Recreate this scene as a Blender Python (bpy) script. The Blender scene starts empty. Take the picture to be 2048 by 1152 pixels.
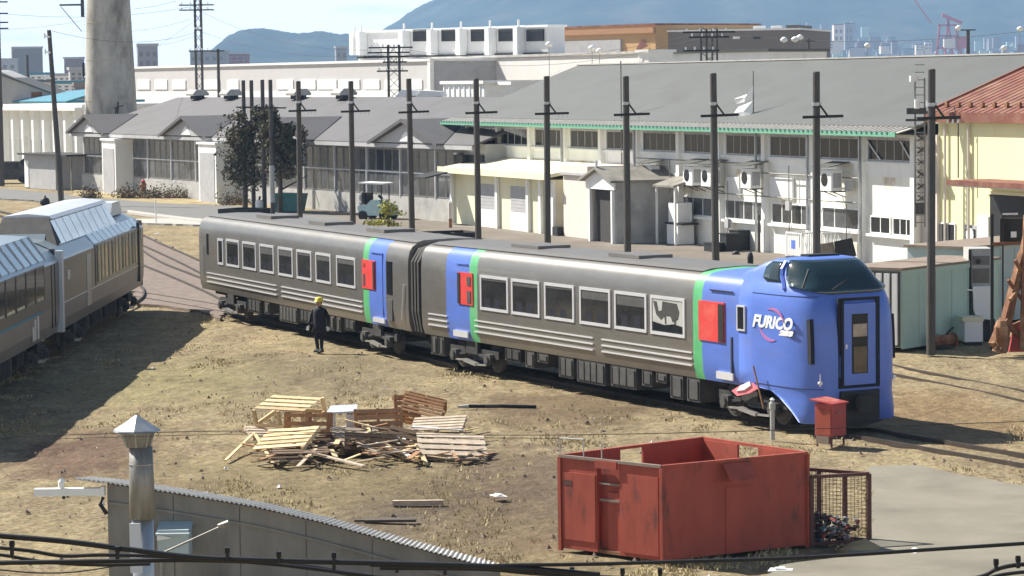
import bpy, bmesh, math, random
from mathutils import Vector, Matrix, noise
random.seed(11)
S = bpy.context.scene
COL = S.collection
R = math.radians
# ---------------------------------------------------------------- camera
FOC, CH, ROLL = 5600.0, 8.5, .013
PITCH = math.atan(416 / FOC)
cf = Vector((0, math.cos(PITCH), -math.sin(PITCH)))
_r0 = Vector((1, 0, 0)); _u0 = Vector((0, math.sin(PITCH), math.cos(PITCH)))
cr = _r0 * math.cos(ROLL) - _u0 * math.sin(ROLL)
cu = _u0 * math.cos(ROLL) + _r0 * math.sin(ROLL)
CO = Vector((0, 0, CH))
cam = bpy.data.cameras.new('camera'); co = bpy.data.objects.new('camera', cam); COL.objects.link(co)
cam.sensor_width = 36; cam.lens = 36 * FOC / 2048; cam.clip_start = .5; cam.clip_end = 30000
m = Matrix((cr, cu, -cf)).transposed().to_4x4(); m.translation = CO
co.matrix_world = m; S.camera = co
# ---------------------------------------------------------------- sky and sun
SUN = Vector((-.84, .54, .96)).normalized()
el = math.asin(SUN.z); az = math.atan2(SUN.x, SUN.y)
w = bpy.data.worlds.new("World"); S.world = w; w.use_nodes = True
nt = w.node_tree; N = nt.nodes; L = nt.links; N.clear()
out = N.new('ShaderNodeOutputWorld'); bg = N.new('ShaderNodeBackground')
sky = N.new('ShaderNodeTexSky'); sky.sky_type = 'NISHITA'; sky.sun_disc = False
sky.sun_elevation = el; sky.sun_rotation = az; sky.air_density = 1.1; sky.dust_density = 1.2
tc = N.new('ShaderNodeTexCoord'); mp = N.new('ShaderNodeMapping'); mp.inputs['Scale'].default_value = (9, 9, 60)
nz = N.new('ShaderNodeTexNoise'); nz.inputs['Scale'].default_value = 1.4; nz.inputs['Detail'].default_value = 7; nz.inputs['Roughness'].default_value = .55
cr_ = N.new('ShaderNodeValToRGB'); cr_.color_ramp.elements[0].position = .08; cr_.color_ramp.elements[1].position = .40
mx = N.new('ShaderNodeMixRGB'); mx.inputs[2].default_value = (25, 25.3, 25.6, 1)
L.new(tc.outputs['Generated'], mp.inputs[0]); L.new(mp.outputs[0], nz.inputs['Vector']); L.new(nz.outputs['Fac'], cr_.inputs[0])
gm_ = N.new('ShaderNodeSeparateXYZ'); L.new(tc.outputs['Generated'], gm_.inputs[0])
el_ = N.new('ShaderNodeMapRange'); el_.inputs[1].default_value = .16; el_.inputs[2].default_value = .03; el_.interpolation_type = 'SMOOTHSTEP'; L.new(gm_.outputs['Z'], el_.inputs[0])
mm_ = N.new('ShaderNodeMath'); mm_.operation = 'MULTIPLY'; L.new(el_.outputs[0], mm_.inputs[0]); L.new(cr_.outputs[0], mm_.inputs[1]); L.new(mm_.outputs[0], mx.inputs[0]); L.new(sky.outputs[0], mx.inputs[1]); L.new(mx.outputs[0], bg.inputs[0])
bg.inputs[1].default_value = .05
L.new(bg.outputs[0], out.inputs[0])
sl = bpy.data.lights.new('sun', 'SUN'); so = bpy.data.objects.new('sun', sl); COL.objects.link(so)
sl.energy = 5.0; sl.angle = R(.5); sl.color = (1, .95, .85)
so.rotation_euler = (-SUN).to_track_quat('-Z', 'Y').to_euler(); so.location = (0, 0, 60)
S.view_settings.view_transform = 'Standard'; S.view_settings.look = 'None'
S.view_settings.exposure = 1.0; S.view_settings.gamma = 1
S.cycles.volume_bounces = 1
S.cycles.max_bounces = 6

# ---------------------------------------------------------------- pixel geometry of the photograph -> metres
def ray(x, y): return cf + cr * ((x - 1024) / FOC) - cu * ((y - 576) / FOC)
def G(x, y, h=0):
    d = ray(x, y); return CO + d * ((h - CH) / d.z)
def D(x, y, Y):
    d = ray(x, y); return CO + d * (Y / d.y)
class FR:                       # a vertical wall frame: x along the wall (left to right), y into it, z up
    def __init__(s, A, B, left=0):
        s.o = Vector((A[0], A[1])); d = Vector((B[0] - A[0], B[1] - A[1])); s.L = d.length; d.normalize()
        s.x = d; s.y = Vector((-d.y, d.x)); s.a = math.atan2(d.y, d.x)
    def px(s, x, y, yo=0):
        d = ray(x, y); o = s.o + s.y * yo; t = o.dot(s.y) / Vector((d.x, d.y)).dot(s.y); p = CO + d * t
        return (Vector((p.x, p.y)) - o).dot(s.x), p.z
    def l(s, p):
        q = Vector((p[0], p[1])) - s.o; return q.dot(s.x), q.dot(s.y)
    def w(s, x, y, z=0):
        q = s.o + s.x * x + s.y * y; return Vector((q.x, q.y, z))
    def shift(s, x, y):
        p = s.w(x, y); q = s.w(x + 1, y); return FR(p, q)

# ---------------------------------------------------------------- materials
def mat(name, col, rough=.8, metal=0, var=.12, sc=2.0, bump=0, col2=None, c2=(.55, .7), streak=1, rnd=0, spec=.5, sc2=None, alpha=1):
    m = bpy.data.materials.new(name); m.use_nodes = True; nt = m.node_tree; N = nt.nodes; L = nt.links
    b = N['Principled BSDF']; b.inputs['Roughness'].default_value = rough; b.inputs['Metallic'].default_value = metal
    b.inputs['Specular IOR Level'].default_value = spec
    tc = N.new('ShaderNodeTexCoord'); mp = N.new('ShaderNodeMapping'); mp.inputs['Scale'].default_value = (1, 1, 1 / streak)
    L.new(tc.outputs['Object'], mp.inputs[0])
    n = N.new('ShaderNodeTexNoise'); n.inputs['Scale'].default_value = sc; n.inputs['Detail'].default_value = 6; n.inputs['Roughness'].default_value = .62
    L.new(mp.outputs[0], n.inputs['Vector'])
    mr = N.new('ShaderNodeMapRange'); mr.inputs[1].default_value = .3; mr.inputs[2].default_value = .7
    mr.inputs[3].default_value = 1 - var; mr.inputs[4].default_value = 1 + var
    L.new(n.outputs['Fac'], mr.inputs[0])
    base = N.new('ShaderNodeRGB'); base.outputs[0].default_value = (*col, 1); cur = base.outputs[0]
    if col2:
        n2 = N.new('ShaderNodeTexNoise'); n2.inputs['Scale'].default_value = sc2 or sc * .6; n2.inputs['Detail'].default_value = 8; n2.inputs['Roughness'].default_value = .65
        mp2 = N.new('ShaderNodeMapping'); mp2.inputs['Location'].default_value = (7.3, 2.1, 4.4); mp2.inputs['Scale'].default_value = (1, 1, 1 / streak)
        L.new(tc.outputs['Object'], mp2.inputs[0]); L.new(mp2.outputs[0], n2.inputs['Vector'])
        rp = N.new('ShaderNodeMapRange'); rp.inputs[1].default_value = c2[0]; rp.inputs[2].default_value = c2[1]
        L.new(n2.outputs['Fac'], rp.inputs[0])
        mi = N.new('ShaderNodeMixRGB'); mi.inputs[2].default_value = (*col2, 1); L.new(rp.outputs[0], mi.inputs[0]); L.new(cur, mi.inputs[1]); cur = mi.outputs[0]
    mu = N.new('ShaderNodeVectorMath'); mu.operation = 'SCALE'; L.new(cur, mu.inputs[0]); L.new(mr.outputs[0], mu.inputs['Scale']); cur = mu.outputs[0]
    if rnd:
        oi = N.new('ShaderNodeObjectInfo'); m3 = N.new('ShaderNodeMapRange'); m3.inputs[3].default_value = 1 - rnd; m3.inputs[4].default_value = 1 + rnd
        L.new(oi.outputs['Random'], m3.inputs[0]); mu2 = N.new('ShaderNodeVectorMath'); mu2.operation = 'SCALE'
        L.new(cur, mu2.inputs[0]); L.new(m3.outputs[0], mu2.inputs['Scale']); cur = mu2.outputs[0]
    L.new(cur, b.inputs['Base Color'])
    if bump:
        bp = N.new('ShaderNodeBump'); bp.inputs['Strength'].default_value = bump; bp.inputs['Distance'].default_value = .05
        L.new(n.outputs['Fac'], bp.inputs['Height']); L.new(bp.outputs[0], b.inputs['Normal'])
    return m
M = {}
def dm(k, *a, **kw): M[k] = mat(k, *a, **kw)
dm('steel', (.245, .232, .215), .34, .55, .10, 1.2, streak=.3, col2=(.27, .24, .20), c2=(.5, .75), bump=.03)
dm('roofgrey', (.15, .138, .125), .5, .0, .08, 1.5)
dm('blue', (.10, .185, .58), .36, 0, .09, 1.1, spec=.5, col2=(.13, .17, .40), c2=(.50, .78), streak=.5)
dm('paleblue', (.14, .22, .68), .38, 0, .05, 2)
dm('green', (.10, .42, .17), .45, 0, .10, 3, col2=(.20, .42, .24), c2=(.5, .7))
dm('red', (.66, .05, .045), .5, 0, .10, 3, col2=(.62, .14, .10), c2=(.5, .75))
dm('frame', (.72, .72, .74), .3, .3, .05, 2)
dm('glass', (.018, .021, .024), .10, 0, .25, 1.2, spec=.35)
dm('winglass', (.075, .08, .088), .15, 0, .5, .8, rnd=.45, spec=.7)
dm('black', (.012, .012, .013), .6, 0, .3, 4)
dm('under', (.03, .028, .026), .8, 0, .4, 4)
dm('equip', (.065, .063, .06), .7, 0, .3, 3, col2=(.08, .07, .06))
dm('metal', (.5, .5, .5), .35, .7, .15, 6)
dm('bellows', (.045, .042, .038), .85, 0, .25, 6)
dm('white', (.80, .80, .78), .6, 0, .05, 2)
dm('offwhite', (.82, .82, .79), .85, 0, .06, 1.2, streak=3, col2=(.50, .45, .33), c2=(.60, .80), sc2=1.0)
dm('wallstain', (.82, .80, .72), .85, 0, .08, 1.2, streak=1.5, col2=(.40, .27, .12), c2=(.52, .72), sc2=.7)
dm('cream', (.74, .70, .50), .85, 0, .06, 1.0, streak=3, col2=(.45, .37, .2), c2=(.6, .8))
dm('tan', (.66, .59, .53), .85, 0, .04, 1.5)
dm('yellow', (.82, .78, .46), .85, 0, .05, .8, streak=3, col2=(.62, .45, .18), c2=(.58, .85))
dm('greyroof', (.09, .094, .087), .6, 0, .08, .5, streak=.3, col2=(.075, .072, .062), c2=(.5, .75), sc2=.25)
dm('purpleroof', (.10, .094, .096), .6, 0, .09, .7, col2=(.075, .07, .068), c2=(.5, .75), sc2=.4)
dm('greywall', (.40, .395, .40), .85, 0, .12, 1.0)
dm('greenroof', (.14, .36, .24), .6, 0, .08, 2)
dm('redroof', (.175, .055, .036), .8, 0, .25, 1.2, col2=(.25, .13, .08), c2=(.45, .65))
dm('woodold', (.15, .098, .058), .9, 0, .3, 5)
dm('rust', (.20, .085, .04), .85, 0, .3, 3, col2=(.34, .19, .10), c2=(.5, .65), bump=.2)
dm('skipred', (.35, .066, .038), .7, 0, .16, 2.2, streak=2.5, col2=(.15, .045, .032), c2=(.55, .66), sc2=2.4, bump=.2)
dm('binred', (.36, .05, .042), .6, 0, .12, 3, col2=(.5, .22, .16), c2=(.55, .7))
dm('cagebrown', (.10, .04, .032), .7, 0, .25, 4)
dm('concrete', (.42, .41, .39), .9, 0, .12, 1.5, col2=(.3, .29, .27), c2=(.5, .7))
dm('chimney', (.43, .41, .365), .9, 0, .22, .9, streak=2.2, col2=(.19, .17, .14), c2=(.46, .68), sc2=.5, bump=.3)
dm('pole', (.085, .078, .072), .9, 0, .25, 6, streak=4)
dm('polelight', (.40, .40, .38), .9, 0, .15, 5)
dm('wood', (.60, .45, .25), .85, 0, .2, 5, streak=.4, rnd=.28)
dm('woodgrey', (.40, .325, .245), .9, 0, .25, 5, rnd=.3)
dm('woodred', (.36, .19, .09), .85, 0, .2, 5, rnd=.2)
dm('galv', (.42, .43, .44), .38, .75, .22, 3, streak=3)
dm('galvdull', (.24, .23, .21), .5, .4, .45, 5, streak=4)
dm('shedwall', (.24, .225, .195), .9, 0, .22, 1.6, streak=3, col2=(.15, .14, .12), c2=(.5, .7))
dm('shedroof', (.48, .46, .42), .7, 0, .15, 3)
dm('containergreen', (.40, .53, .46), .7, 0, .07, 1.0, col2=(.3, .4, .35), c2=(.55, .8))
dm('containerblue', (.42, .50, .50), .7, 0, .07, 1.0, col2=(.33, .35, .33), c2=(.55, .8))
dm('rustroof', (.24, .19, .15), .85, 0, .1, 2, col2=(.20, .13, .08), c2=(.5, .75))
dm('asphalt', (.165, .16, .15), .95, 0, .10, .8)
dm('pave', (.205, .186, .142), .95, 0, .14, .7, col2=(.15, .135, .105), c2=(.5, .72), bump=.2)
dm('apron', (.16, .133, .105), .95, 0, .14, .5, col2=(.20, .18, .15), c2=(.52, .7))
dm('ballast', (.185, .14, .113), .95, 0, .2, 3, col2=(.11, .085, .07), c2=(.5, .7), bump=.4)
dm('kerb', (.42, .40, .36), .9, 0, .08, 2)
dm('drygrass', (.34, .275, .135), .95, 0, .3, .9, rnd=0, col2=(.26, .175, .09), c2=(.45, .62))
dm('greengrass', (.13, .13, .05), .95, 0, .3, .9)
dm('leafdark', (.06, .062, .034), .9, 0, .6, 1.6, col2=(.15, .12, .07), c2=(.5, .65))
dm('leafbrown', (.16, .12, .07), .9, 0, .4, 1.6)
dm('leafyellow', (.34, .33, .05), .9, 0, .35, 3)
dm('bark', (.09, .07, .055), .95, 0, .3, 4)
dm('skin', (.45, .27, .2), .6, 0, .05, 5)
dm('navy', (.013, .014, .022), .85, 0, .2, 8)
dm('helmet', (.72, .58, .05), .35, 0, .03, 3)
dm('teal', (.42, .58, .57), .6, 0, .1, 3)
dm('dkteal', (.04, .14, .135), .6, 0, .2, 3)
dm('blueroof', (.05, .22, .30), .6, 0, .1, 1)
dm('skyglass', (.33, .41, .47), .12, .55, .12, 1.0, rnd=.12)
dm('whitemetal', (.55, .58, .62), .35, .1, .05, 1)
dm('orange', (.55, .34, .15), .8, 0, .06, .3)
dm('brownwall', (.20, .175, .155), .85, 0, .06, .5)
dm('craneRed', (.42, .07, .06), .7, 0, .1, .2)
dm('cable', (.006, .006, .007), .55, 0, .1, 5)
dm('hill', (.045, .06, .04), 1, 0, .45, .012, col2=(.08, .08, .055), c2=(.5, .6), spec=0)
dm('railsteel', (.06, .045, .035), .6, .2, .3, 3)
dm('farpanel', (.52, .505, .50), .8, 0, .05, .5)
dm('straw', (.50, .42, .235), .95, 0, .25, 1.2, col2=(.36, .28, .14), c2=(.45, .6))
dm('tglass', (.030, .030, .030), .10, 0, .5, .9, spec=.4, rnd=.25)
dm('panel', (.66, .64, .62), .8, 0, .05, .5)
dm('hazedwhite', (.27, .28, .30), .9, 0, .1, .1)  # distant white walls darkened and blued, haze put into the colour
dm('pinkcloth', (.72, .20, .24), .8, 0, .1, 9)
dm('curtain', (.44, .40, .27), .85, 0, .2, 3, rnd=.45)

# ---------------------------------------------------------------- mesh builder
class MB:
    def __init__(s): s.v = []; s.f = []; s.m = []
    def add(s, vs, fs, mi=0):
        o = len(s.v); s.v += [tuple(v) for v in vs]; s.f += [tuple(i + o for i in f) for f in fs]; s.m += [mi] * len(fs); return s
    def box(s, x0, x1, y0, y1, z0, z1, mi=0):
        vs = [(x, y, z) for x in (x0, x1) for y in (y0, y1) for z in (z0, z1)]
        return s.add(vs, [(0, 1, 3, 2), (4, 6, 7, 5), (0, 4, 5, 1), (2, 3, 7, 6), (0, 2, 6, 4), (1, 5, 7, 3)], mi)
    def bar(s, p, q, w, h=None, mi=0, up=(0, 0, 1)):
        h = h or w; p = Vector(p); q = Vector(q); d = (q - p); 
        if d.length < 1e-6: return s
        d.normalize(); u = Vector(up)
        if abs(d.dot(u)) > .98: u = Vector((0, 1, 0))
        a = d.cross(u).normalized(); b = a.cross(d)
        vs = [c + a * (sx * w / 2) + b * (sz * h / 2) for c in (p, q) for sx in (-1, 1) for sz in (-1, 1)]
        return s.add(vs, [(0, 1, 3, 2), (4, 6, 7, 5), (0, 4, 5, 1), (2, 3, 7, 6), (0, 2, 6, 4), (1, 5, 7, 3)], mi)
    def tube(s, p, q, r0, r1=None, n=8, mi=0, cap=True):
        r1 = r0 if r1 is None else r1; p = Vector(p); q = Vector(q); d = (q - p).normalized()
        u = Vector((0, 0, 1)) if abs(d.z) < .9 else Vector((1, 0, 0)); a = d.cross(u).normalized(); b = a.cross(d)
        vs = []
        for c, r in ((p, r0), (q, r1)):
            for i in range(n):
                t = 2 * math.pi * i / n; vs.append(c + a * math.cos(t) * r + b * math.sin(t) * r)
        fs = [(i, (i + 1) % n, n + (i + 1) % n, n + i) for i in range(n)]
        if cap: fs += [tuple(range(n))[::-1], tuple(range(n, 2 * n))]
        return s.add(vs, fs, mi)
    def path(s, pts, r, n=6, mi=0):
        pts = [Vector(p) for p in pts]; vs = []
        for k, p in enumerate(pts):
            d = (pts[min(k + 1, len(pts) - 1)] - pts[max(k - 1, 0)]).normalized(); u = Vector((0, 0, 1)); a = d.cross(u).normalized(); b = a.cross(d)
            for i in range(n):
                t = 2 * math.pi * i / n; vs.append(p + a * math.cos(t) * r + b * math.sin(t) * r)
        fs = [(k * n + i, k * n + (i + 1) % n, (k + 1) * n + (i + 1) % n, (k + 1) * n + i) for k in range(len(pts) - 1) for i in range(n)]
        return s.add(vs, fs, mi)
    def lathe(s, prof, n=16, c=(0, 0), mi=0):
        vs = []
        for r, z in prof:
            for i in range(n):
                t = 2 * math.pi * i / n; vs.append((c[0] + r * math.cos(t), c[1] + r * math.sin(t), z))
        k = len(prof)
        fs = [(j * n + i, j * n + (i + 1) % n, (j + 1) * n + (i + 1) % n, (j + 1) * n + i) for j in range(k - 1) for i in range(n)]
        fs += [tuple(range(n))[::-1], tuple(range((k - 1) * n, k * n))]
        return s.add(vs, fs, mi)
    def prism(s, poly, a, b, ax='y', mi=0):      # poly in the other two axes, extruded along ax from a to b
        def P(u, v, t): return (u, t, v) if ax == 'y' else ((t, u, v) if ax == 'x' else (u, v, t))
        n = len(poly); vs = [P(u, v, a) for u, v in poly] + [P(u, v, b) for u, v in poly]
        return s.add(vs, [tuple(range(n))[::-1], tuple(range(n, 2 * n))] + [(i, (i + 1) % n, n + (i + 1) % n, n + i) for i in range(n)], mi)
    def ring(s, x0, x1, z0, z1, w, y0, y1, mi=0):
        s.box(x0, x1, y0, y1, z0, z0 + w, mi); s.box(x0, x1, y0, y1, z1 - w, z1, mi)
        s.box(x0, x0 + w, y0, y1, z0 + w, z1 - w, mi); return s.box(x1 - w, x1, y0, y1, z0 + w, z1 - w, mi)
    def slab(s, pts, t, mi=0):                   # polygon given by points, thickened downwards
        n = len(pts); vs = [Vector(p) for p in pts]; vs += [v - Vector((0, 0, t)) for v in vs]
        return s.add(vs, [tuple(range(n)), tuple(range(n, 2 * n))[::-1]] + [(i, n + i, n + (i + 1) % n, (i + 1) % n) for i in range(n)], mi)
    def mesh(s, name, mats, smooth=False):
        me = bpy.data.meshes.new(name); me.from_pydata(s.v, [], s.f)
        for k in (mats if isinstance(mats, (list, tuple)) else [mats]): me.materials.append(M[k])
        me.polygons.foreach_set('material_index', s.m)
        if len(s.f) < 60000:
            bm = bmesh.new(); bm.from_mesh(me); bmesh.ops.recalc_face_normals(bm, faces=bm.faces); bm.to_mesh(me); bm.free()
        if smooth: me.polygons.foreach_set('use_smooth', [True] * len(me.polygons))
        me.update(); return me
def part(name, mb, mats, parent, loc=(0, 0, 0), rz=0, label=None, smooth=False, kind=None):
    me = mb if isinstance(mb, bpy.types.Mesh) else mb.mesh(name, mats, smooth)
    o = bpy.data.objects.new(name, me); COL.objects.link(o); o.parent = parent; o.location = loc; o.rotation_euler = (0, 0, rz)
    if label: o['label'] = label
    if kind: o['kind'] = kind
    return o
def single(name, mb, mats, label, cat, loc=(0, 0, 0), rz=0, group=None, smooth=False, kind=None):
    o = part(name, mb, mats, None, loc, rz, smooth=smooth)
    if kind: o['kind'] = kind
    if label: o['label'] = label
    if cat: o['category'] = cat
    if group: o['group'] = group
    return o
def thing(name, label, cat, loc=(0, 0, 0), rz=0, group=None):
    o = bpy.data.objects.new(name, None); o.empty_display_size = .3; COL.objects.link(o); o.location = loc; o.rotation_euler = (0, 0, rz)
    o['label'] = label; o['category'] = cat
    if group: o['group'] = group
    return o
def copy_tree(o, parent=None):
    c = o.copy(); COL.objects.link(c)
    if parent: c.parent = parent
    for ch in [x for x in ALL() if x.parent == o]: copy_tree(ch, c)
    return c
def ALL(): return list(COL.objects)
def dup(o, loc, rz, label, kids=None):
    c = o.copy(); COL.objects.link(c); c.location = loc; c.rotation_euler = (0, 0, rz); c['label'] = label
    for ch in list(o.children):
        d = ch.copy(); COL.objects.link(d); d.parent = c
        for g in list(ch.children):
            e = g.copy(); COL.objects.link(e); e.parent = d
    return c
def at(fr, x=0, y=0, z=0): return dict(loc=fr.w(x, y, z), rz=fr.a)
# ================================================================ GROUND
def ground_h(x, y):
    return 0
g = MB()
# one sheet out to the horizon, finer where the camera sees it
xs = [-9000, -3000, -900, -300, -120] + [-50 + i * 1.0 for i in range(32)] + [-18 + i * .4 for i in range(95)] + [20 + i * 1.0 for i in range(21)] + [80, 200, 500, 1500, 4000, 9000]
ys = [-400, 0, 30] + [44 + i * .4 for i in range(140)] + [100 + i * 1.0 for i in range(44)] + [160, 200, 260, 360, 600, 1200, 2500, 5000, 9500]
def gz(x, y):
    if x < -49 or x > 39 or y < 46 or y > 140: return 0
    return .05 * noise.noise(Vector((x * .35, y * .22, 0))) + .045 * noise.noise(Vector((x * 1.1, y * .8, 3))) + .02 * noise.noise(Vector((x * 2.6, y * 2.2, 7)))
vs = [(x, y, gz(x, y) - .03) for y in ys for x in xs]; nx = len(xs)
g.add(vs, [(j * nx + i, j * nx + i + 1, (j + 1) * nx + i + 1, (j + 1) * nx + i) for j in range(len(ys) - 1) for i in range(nx - 1)])
gm = bpy.data.materials.new('ground'); gm.use_nodes = True; M['ground'] = gm
nt = gm.node_tree; N = nt.nodes; L = nt.links; b = N['Principled BSDF']; b.inputs['Roughness'].default_value = .97; b.inputs['Specular IOR Level'].default_value = .1
tc = N.new('ShaderNodeTexCoord')
def nz(scale, det=7, rough=.65, mpS=(1, 1, 1), loc=(0, 0, 0)):
    mp = N.new('ShaderNodeMapping'); mp.inputs['Scale'].default_value = mpS; mp.inputs['Location'].default_value = loc; L.new(tc.outputs['Object'], mp.inputs[0])
    n = N.new('ShaderNodeTexNoise'); n.inputs['Scale'].default_value = scale; n.inputs['Detail'].default_value = det; n.inputs['Roughness'].default_value = rough
    L.new(mp.outputs[0], n.inputs['Vector']); return n.outputs['Fac']
def rng(s, a, b_):
    r = N.new('ShaderNodeMapRange'); r.inputs[1].default_value = a; r.inputs[2].default_value = b_; L.new(s, r.inputs[0]); return r.outputs[0]
def mix(f, a, b_):
    m = N.new('ShaderNodeMixRGB')
    L.new(f, m.inputs[0])
    for k, c in ((1, a), (2, b_)):
        if isinstance(c, tuple): m.inputs[k].default_value = (*c, 1)
        else: L.new(c, m.inputs[k])
    return m.outputs[0]
c = mix(rng(nz(.16, 5), .38, .62), (.41, .315, .17), (.435, .35, .18))
c = mix(rng(nz(.42, 9, .78, (1, .55, 1), (21, 4, 0)), .42, .62), c, (.32, .25, .14))
c = mix(rng(nz(.55, 8, .75, (1, .55, 1), (5, 1, 0)), .47, .62), c, (.235, .165, .10))
c = mix(rng(nz(1.7, 8, .75, (1, .5, 1), (1, 9, 0)), .56, .68), c, (.42, .35, .21))
c = mix(rng(nz(.9, 9, .75, (1, .4, 1), (3, 3, 0)), .62, .69), c, (.12, .09, .06))
c = mix(rng(nz(.3, 6, .7, (1, 1, 1), (13, 3, 0)), .56, .72), c, (.20, .185, .075))
c = mix(rng(nz(1.1, 9, .8, (.5, 1.6, 1), (31, 3, 0)), .60, .66), c, (.17, .12, .08))
c = mix(rng(nz(6, 4, .7), .25, .8), c, mix(rng(nz(9, 3), .4, .6), (.16, .12, .08), (.42, .36, .24)))
geo = tc.outputs['Object']
def patch(px, py, rx, ry, col, amt, seed):
    global c
    p = G(px, py); mp = N.new('ShaderNodeMapping'); mp.vector_type = 'TEXTURE'; mp.inputs['Location'].default_value = (p.x, p.y, 0); mp.inputs['Scale'].default_value = (rx * 1.15, ry * 2.3, 50)
    L.new(geo, mp.inputs[0]); le = N.new('ShaderNodeVectorMath'); le.operation = 'LENGTH'; L.new(mp.outputs[0], le.inputs[0])
    a = N.new('ShaderNodeMath'); a.operation = 'MULTIPLY_ADD'; L.new(nz(.8, 8, .7, (1, .6, 1), (seed, 0, 0)), a.inputs[0]); a.inputs[1].default_value = 2.4; a.inputs[2].default_value = -1.2
    s_ = N.new('ShaderNodeMath'); s_.operation = 'ADD'; L.new(le.outputs['Value'], s_.inputs[0]); L.new(a.outputs[0], s_.inputs[1])
    r = N.new('ShaderNodeMapRange'); r.inputs[1].default_value = 1.15; r.inputs[2].default_value = .55; r.inputs[3].default_value = 0; r.inputs[4].default_value = min(1, amt * 1.15); L.new(s_.outputs[0], r.inputs[0])
    c = mix(r.outputs[0], c, col)
# bare soil and worn olive patches that the photograph shows
patch(930, 1010, 2.6, 3.0, (.135, .10, .07), .85, 1); patch(760, 1060, 1.6, 1.8, (.16, .13, .10), .6, 2); patch(1050, 960, 1.5, 3.0, (.17, .125, .085), .7, 3)
patch(180, 905, 1.6, 2.2, (.16, .10, .075), .7, 4); patch(620, 745, 3.2, 3.4, (.20, .165, .105), .55, 5); patch(350, 760, 2.6, 3.0, (.29, .255, .13), .5, 6)
patch(1130, 815, 2.2, 2.4, (.17, .12, .075), .7, 7); patch(600, 960, 3.6, 2.6, (.23, .18, .10), .6, 8); patch(1900, 830, 2.2, 3.0, (.24, .155, .08), .55, 9); patch(1000, 1090, 3.0, 2.2, (.22, .17, .10), .5, 10)
def mul(f, lo, hi):
    global c
    r = N.new('ShaderNodeMapRange'); r.inputs[1].default_value = .32; r.inputs[2].default_value = .68; r.inputs[3].default_value = lo; r.inputs[4].default_value = hi; L.new(f, r.inputs[0])
    v = N.new('ShaderNodeVectorMath'); v.operation = 'SCALE'; L.new(c, v.inputs[0]); L.new(r.outputs[0], v.inputs['Scale']); c = v.outputs[0]
mul(nz(1.3, 9, .8, (1, .5, 1), (2, 7, 0)), .72, 1.24); mul(nz(5.5, 6, .8, (1, .45, 1), (9, 2, 0)), .74, 1.26); mul(nz(.5, 6, .7, (1, .4, 1), (4, 2, 0)), .86, 1.12)
c = mix(rng(nz(3.2, 8, .8, (1, .35, 1), (8, 8, 0)), .63, .68), c, (.11, .085, .055))
c = mix(rng(nz(3.6, 8, .8, (1, .35, 1), (18, 5, 0)), .645, .69), c, (.56, .50, .36))
L.new(c, b.inputs['Base Color'])
bp = N.new('ShaderNodeBump'); bp.inputs['Strength'].default_value = .9; bp.inputs['Distance'].default_value = .22
L.new(nz(2.6, 8, .72), bp.inputs['Height']); L.new(bp.outputs[0], b.inputs['Normal'])
single('ground', g, 'ground', None, None, kind='structure')

def sheet(name, pts, m, h, mat2=None, label=None, thick=None):
    mb = MB(); P0 = [Vector((G(*p).x, G(*p).y, h)) for p in pts]; P = []; rj = random.Random(len(pts) * 7 + int(h * 1e4))
    for a, b_ in zip(P0, P0[1:] + P0[:1]):
        k = max(1, min(40, int((b_ - a).length / .5)))
        for i in range(k):
            q = a.lerp(b_, i / k)
            if i: n_ = Vector((-(b_ - a).y, (b_ - a).x, 0)).normalized(); q = q + n_ * rj.gauss(0, .09)
            P.append(q)
    mb.slab(P, h + .06)
    return single(name, mb, m, label, None, kind='structure')
# yard between the long train and the white hall, and the road running off to the left
FRW = FR(G(1290, 480), G(1536, 508))
FRB = FR(G(420, 402), G(860, 440))
sheet('yard', [(430, 447), (560, 418), (640, 420), (890, 446), (1290, 478), (1720, 522), (1900, 560), (2300, 600), (2300, 640), (1900, 610), (1700, 580), (1400, 560), (1100, 530), (830, 490)], 'apron', .075)
sheet('road', [(-60, 372), (60, 384), (205, 397), (330, 408), (440, 410), (600, 424), (700, 440), (600, 462), (430, 446), (265, 428), (180, 414), (60, 402), (-60, 396)], 'asphalt', .079)
sheet('verge', [(150, 382), (207, 386), (240, 391), (330, 397), (402, 401), (445, 404), (520, 411), (640, 420), (600, 424), (440, 412), (330, 409), (205, 399), (140, 394)], 'drygrass', .083)
kb = [(255, 424), (330, 434), (400, 442), (500, 453), (500, 457), (400, 447), (330, 438), (255, 428)]
mb = MB(); mb.slab([Vector((G(*p).x, G(*p).y, .15)) for p in kb], .16); single('kerb', mb, 'kerb', None, None, kind='structure')
sheet('platform_slab', [(268, 440), (400, 439), (430, 449), (400, 452), (272, 448)], 'kerb', .087)
sheet('paved_pad', [(1740, 940), (1840, 938), (1930, 960), (2100, 985), (2300, 1000), (2300, 1190), (1500, 1190), (1560, 1140), (1700, 1120), (1745, 1085)], 'pave', .087)
sheet('ballast_bed', [(270, 478), (300, 476), (415, 535), (470, 600), (440, 640), (400, 624), (340, 616), (270, 610)], 'ballast', .075)

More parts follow.
